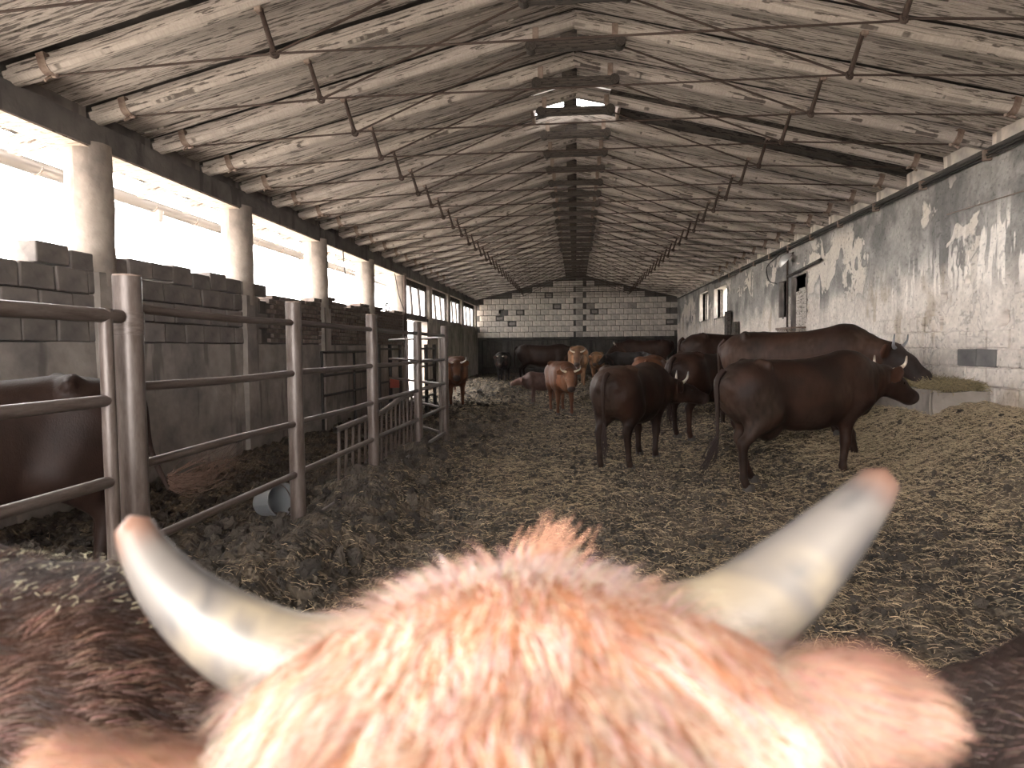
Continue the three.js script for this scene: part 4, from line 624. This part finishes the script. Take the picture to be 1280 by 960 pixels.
// the near cow faces away (forward = -z): local x = forward, local z = right
const R0 = { at: [-0.045, 1.0], s: 1 };
const L3 = (wx, wy, wz) => [-(wz - R0.at[1]), wy + 0.005, wx - R0.at[0]];   // world -> local of the near cow
const hornCol = (seed, tip) => (t, a, x, y, z) => { const m = fbm(t * 9 + seed, a * 0.6, 4), q = n3(x * 60, y * 60, z * 60); let c = mix3([0.17, 0.14, 0.1], [0.1, 0.078, 0.053], clamp(m * 1.6 - 0.3)); c = mix3(c, [0.062, 0.058, 0.058], sst(0.3, 0.6, t + (m - 0.5) * 0.6) * 0.8); c = mix3(c, [0.035, 0.033, 0.034], sst(0.56, 0.7, q) * sst(0.2, 0.5, t) * 0.75); return mix3(c, tip, sst(0.82, 0.99, t)); };
const near = cow({
  label: 'russet cow with long pale horns, its head filling the foreground', at: R0.at, dir: [0, -1], s: 1, y: 0.005, coat: 'bright', cell: 0.016, seed: 20,
  poll: L3(-0.045, 1.3, -0.49), neck: [0, 0, 0.5], neckR: 0.235, head: [0.04, -0.75], roll: 0.11, headScale: 1.15, crown: 0.1, noEars: 1,
  hornPts: [[L3(-0.12, 1.325, -0.455), L3(-0.18, 1.32, -0.45), L3(-0.23, 1.33, -0.455), L3(-0.29, 1.36, -0.465), L3(-0.33, 1.392, -0.48), L3(-0.348, 1.416, -0.49)], [L3(0.05, 1.335, -0.47), L3(0.10, 1.348, -0.475), L3(0.142, 1.372, -0.49), L3(0.184, 1.405, -0.505), L3(0.22, 1.437, -0.52), L3(0.231, 1.452, -0.525)]],
  hornRad: (t) => lerp(0.039, 0.0125, Math.pow(t, 1.7)) * (t > 0.96 ? Math.sqrt(Math.max(0.02, 1 - ((t - 0.96) / 0.04) ** 2)) : 1),
  hornCol: hornCol(3, [0.11, 0.056, 0.037]),
});
// ears of the near cow, cupped leaves of skin
function ear(base, tip, flat, wid, name) {
  const A = V(...base), B = V(...tip), ax = B.clone().sub(A), L = ax.length(); ax.normalize(); const F = V(...flat).addScaledVector(ax, -V(...flat).dot(ax)).normalize(), W = ax.clone().cross(F), n = 30, m = 22, pos = [], idx = [], cc = [];
  for (let i = 0; i <= n; i++) for (let j = 0; j <= m; j++) {
    const t = i / n, a = j / m * 6.283, w = wid * (0.34 + 0.66 * Math.sin(Math.pow(t, 0.8) * 2.35)) * Math.sqrt(Math.max(0, 1 - Math.pow(t, 7))) , th = 0.017 * (1 - 0.5 * t) + 0.002, u = Math.cos(a), v = Math.sin(a) * (t > 0.999 ? 0 : 1);
    const p = A.clone().addScaledVector(ax, L * t).addScaledVector(W, w * u).addScaledVector(F, th * v - 0.35 * w * u * u + 0.02 * t); pos.push(p.x, p.y, p.z); const k = 0.8 + 0.4 * n3(p.x * 30, p.y * 30, p.z * 30), q = COATS.bright.map((v) => v * 0.5); cc.push(q[0] * k, q[1] * k, q[2] * k);
    if (i < n && j < m) { const b = i * (m + 1) + j; idx.push(b, b + m + 1, b + 1, b + 1, b + m + 1, b + m + 2); }
  }
  const g = new THREE.BufferGeometry(); g.setAttribute('position', new THREE.Float32BufferAttribute(pos, 3)); g.setAttribute('color', new THREE.Float32BufferAttribute(cc, 3)); g.setIndex(idx); g.computeVertexNormals(); g.setAttribute('uv', new THREE.Float32BufferAttribute(new Float32Array(pos.length / 3 * 2), 2));
  const o = mesh(name, g, new THREE.MeshStandardMaterial({ vertexColors: true, roughness: 0.8, side: THREE.DoubleSide }), near.root); return o;
}
const earR = ear(L3(0.075, 1.295, -0.41), L3(0.208, 1.328, -0.43), [-0.5, 0.15, 0.4], 0.042, 'ear');
const earL = ear(L3(-0.14, 1.27, -0.39), L3(-0.325, 1.285, -0.36), [0.3, 0.5, -0.2], 0.042, 'ear');
// backs of the neighbours
const left = cow({ label: 'dark brown cow with chaff along its back, beside the horned head', at: [-1.0, -0.66], dir: [-0.86, 0.5], s: 0.93, y: 0, coat: 'brown', cell: 0.018, seed: 21, tail: [[-0.54, 1.2, 0], [-0.6, 1.1, 0], [-0.62, 0.9, 0], [-0.62, 0.6, 0]] });
const right = cow({ label: 'dark cow whose rump edges in beside the russet ear', at: [0.88, -0.56], dir: [0.5, 0.86], s: 0.9, y: 0.02, coat: 'dark', cell: 0.02, seed: 22, tail: [[-0.54, 1.2, 0], [-0.6, 1.1, 0], [-0.62, 0.9, 0], [-0.62, 0.6, 0]] });
// ------------------------------------------------------------------ hair: strands rooted in the skin, combed along the coat
const strandGeo = (() => { const n = 5, pos = [], idx = []; for (let i = 0; i <= n; i++) { const t = i / n, w = 0.5 * (1 - t * 0.85); pos.push(t, 0.22 * Math.sin(t * 2.2) - 0.12 * t * t, -w, t, 0.22 * Math.sin(t * 2.2) - 0.12 * t * t, w); if (i < n) { const b = 2 * i; idx.push(b, b + 1, b + 2, b + 1, b + 3, b + 2); } } const g = new THREE.BufferGeometry(); g.setAttribute('position', new THREE.Float32BufferAttribute(pos, 3)); g.setIndex(idx); g.computeVertexNormals(); return g; })();
const hairM = new THREE.MeshStandardMaterial({ color: 0xffffff, roughness: 0.7, side: THREE.DoubleSide });
function fur(body, parent, count, keep, flow, len, wid, tone, seed) {   // points in the body's own frame
  const g = body.geometry, p = g.attributes.position, nn = g.attributes.normal, ix = g.index.array, tri = [], cum = []; let sum = 0; const a = V(), b = V(), c = V();
  for (let i = 0; i < ix.length; i += 3) { a.fromBufferAttribute(p, ix[i]); if (!keep(a.x, a.y, a.z)) continue; b.fromBufferAttribute(p, ix[i + 1]); c.fromBufferAttribute(p, ix[i + 2]); sum += b.clone().sub(a).cross(c.clone().sub(a)).length(); tri.push(i); cum.push(sum); }
  const r = rng(seed), list = [], X = V(), Y = V(), Z = V(), M = new THREE.Matrix4(); if (!tri.length) { console.log('no skin kept for fur', seed); return; }
  for (let k = 0; k < count; k++) {
    const q = r() * sum; let lo = 0, hi = cum.length - 1; while (lo < hi) { const m = (lo + hi) >> 1; if (cum[m] < q) lo = m + 1; else hi = m; } const i = tri[lo]; let u = r(), v = r(); if (u + v > 1) { u = 1 - u; v = 1 - v; }
    const P = V(), N = V(); for (const [w, e] of [[1 - u - v, 0], [u, 1], [v, 2]]) { P.addScaledVector(a.fromBufferAttribute(p, ix[i + e]), w); N.addScaledVector(b.fromBufferAttribute(nn, ix[i + e]), w); } N.normalize();
    const clump = n3(P.x * 45, P.y * 45, P.z * 45), f = flow(P, N, clump, r), F = V(...f); F.addScaledVector(N, -F.dot(N)).normalize(); X.copy(F).addScaledVector(N, rr(0.18, 0.5, r)).add(V(rr(-1, 1, r), rr(-1, 1, r), rr(-1, 1, r)).multiplyScalar(0.16)).normalize(); Z.copy(X).cross(N).normalize(); Y.copy(Z).cross(X);
    const L = len * rr(0.6, 1.25, r), W = wid * rr(0.7, 1.3, r); M.makeBasis(X.clone().multiplyScalar(L), Y.clone().multiplyScalar(L), Z.clone().multiplyScalar(W)).setPosition(P.x - N.x * 0.002, P.y - N.y * 0.002, P.z - N.z * 0.002);
    const t = tone(P, clump, r); list.push({ m: M.clone(), c: col(...t) });
  }
  instances('fur', strandGeo, hairM, list, parent);
}
const vary = (base, dark) => (P, cl, r) => { const k = clamp(0.5 + (cl - 0.5) * 1.3 + rr(-0.3, 0.3, r)); return mix3(dark, base, k).map((v) => v * rr(0.8, 1.15, r)); };
// local frame of the near cow: x forward (away), y up, z right; the crown lies at P
const NP = near.P;
fur(near.body, near.root, 52000, (x, y) => x > 0.72 && y > 1.1, (P, N, cl) => { const dx = P.x - (NP[0] - 0.01), dz = P.z - NP[2] + 0.01, w = (cl - 0.5) * 0.9; return [dx < 0.02 ? -1 : 0.7, -0.3, dz * 5 + w]; }, 0.036, 0.0011, vary([0.62, 0.5, 0.43], [0.36, 0.215, 0.16]), 71);
fur(earR, near.root, 9000, () => true, () => [-0.35, -0.25, 1], 0.022, 0.0008, vary([0.25, 0.14, 0.1], [0.13, 0.062, 0.04]), 72);
fur(earL, near.root, 4000, () => true, () => [-0.3, -0.3, -1], 0.022, 0.0008, vary([0.3, 0.165, 0.115], [0.16, 0.075, 0.048]), 73);
fur(left.body, left.root, 42000, (x, y) => y > 0.9 && x < 0.75, (P, N, cl) => [-0.8, -0.35, (cl - 0.5) * 1.6], 0.03, 0.0013, vary([0.085, 0.04, 0.025], [0.02, 0.0145, 0.0135]), 74);
fur(right.body, right.root, 12000, (x, y) => y > 0.75 && x < 0.2, (P, N, cl) => [-0.8, -0.5, (cl - 0.5) * 1.6], 0.026, 0.0013, vary([0.07, 0.038, 0.03], [0.03, 0.02, 0.017]), 75);
{ // forelock standing up at the crown
  const r = rng(81), gs = []; for (let i = 0; i < 130; i++) { const a = V(NP[0] + rr(-0.03, 0.03, r), NP[1] + 0.03, NP[2] - 0.005 + rr(-0.024, 0.014, r)), lean = 0.035 + rr(-0.012, 0.025, r), b = a.clone().add(V(rr(-0.01, 0.03, r), 0.04, lean * 0.45)), c = a.clone().add(V(rr(0, 0.05, r), rr(0.045, 0.085, r), lean)); gs.push(taper([a, b, c], (t) => 0.0011 * (1 - 0.8 * t), 6, 3)); }
  mesh('forelock', merge(gs), mat({ color: col(0.3, 0.15, 0.095), roughness: 0.8 }), near.root);
}
{ // chaff: bits of straw caught in the coats
  const r = rng(91), st = new THREE.BoxGeometry(1, 0.12, 0.22), list = [];
  const drop = (body, root, n, keep, size) => { root.updateMatrixWorld(true); const p = body.geometry.attributes.position, nn = body.geometry.attributes.normal; let k = 0, t = 0; while (k < n && t++ < 400000) { const i = (r() * p.count) | 0, P = V().fromBufferAttribute(p, i), N = V().fromBufferAttribute(nn, i); if (!keep(P) || N.y < 0.35) continue; P.addScaledVector(N, 0.014).add(V(rr(-0.01, 0.01, r), 0, rr(-0.01, 0.01, r))).applyMatrix4(root.matrixWorld); const L = size * rr(0.5, 1.5, r), f = rr(0.7, 1.1, r); list.push({ m: new THREE.Matrix4().compose(P, new THREE.Quaternion().setFromEuler(new THREE.Euler(rr(-0.4, 0.4, r), r() * 6.283, rr(-0.4, 0.4, r))), V(L, L * 0.4, L * 0.5)), c: col(0.24 * f, 0.21 * f, 0.14 * f) }); k++; } };
  drop(near.body, near.root, 90, (P) => P.x > 0.8 && P.y > 1.25, 0.006); drop(left.body, left.root, 1300, (P) => P.x < 0.6 && Math.abs(P.z) < 0.1 + 0.08 * n2(P.x * 14, 2), 0.008); drop(left.body, left.root, 110, (P) => P.x < 0.6, 0.01);
  tag(instances('chaff', st, mat({ color: 0xffffff, roughness: 0.9 }), list), 'chaff and straw bits caught in the coats of the near cattle', 'chaff', null, 'stuff');
}
renderer.render(scene, camera);
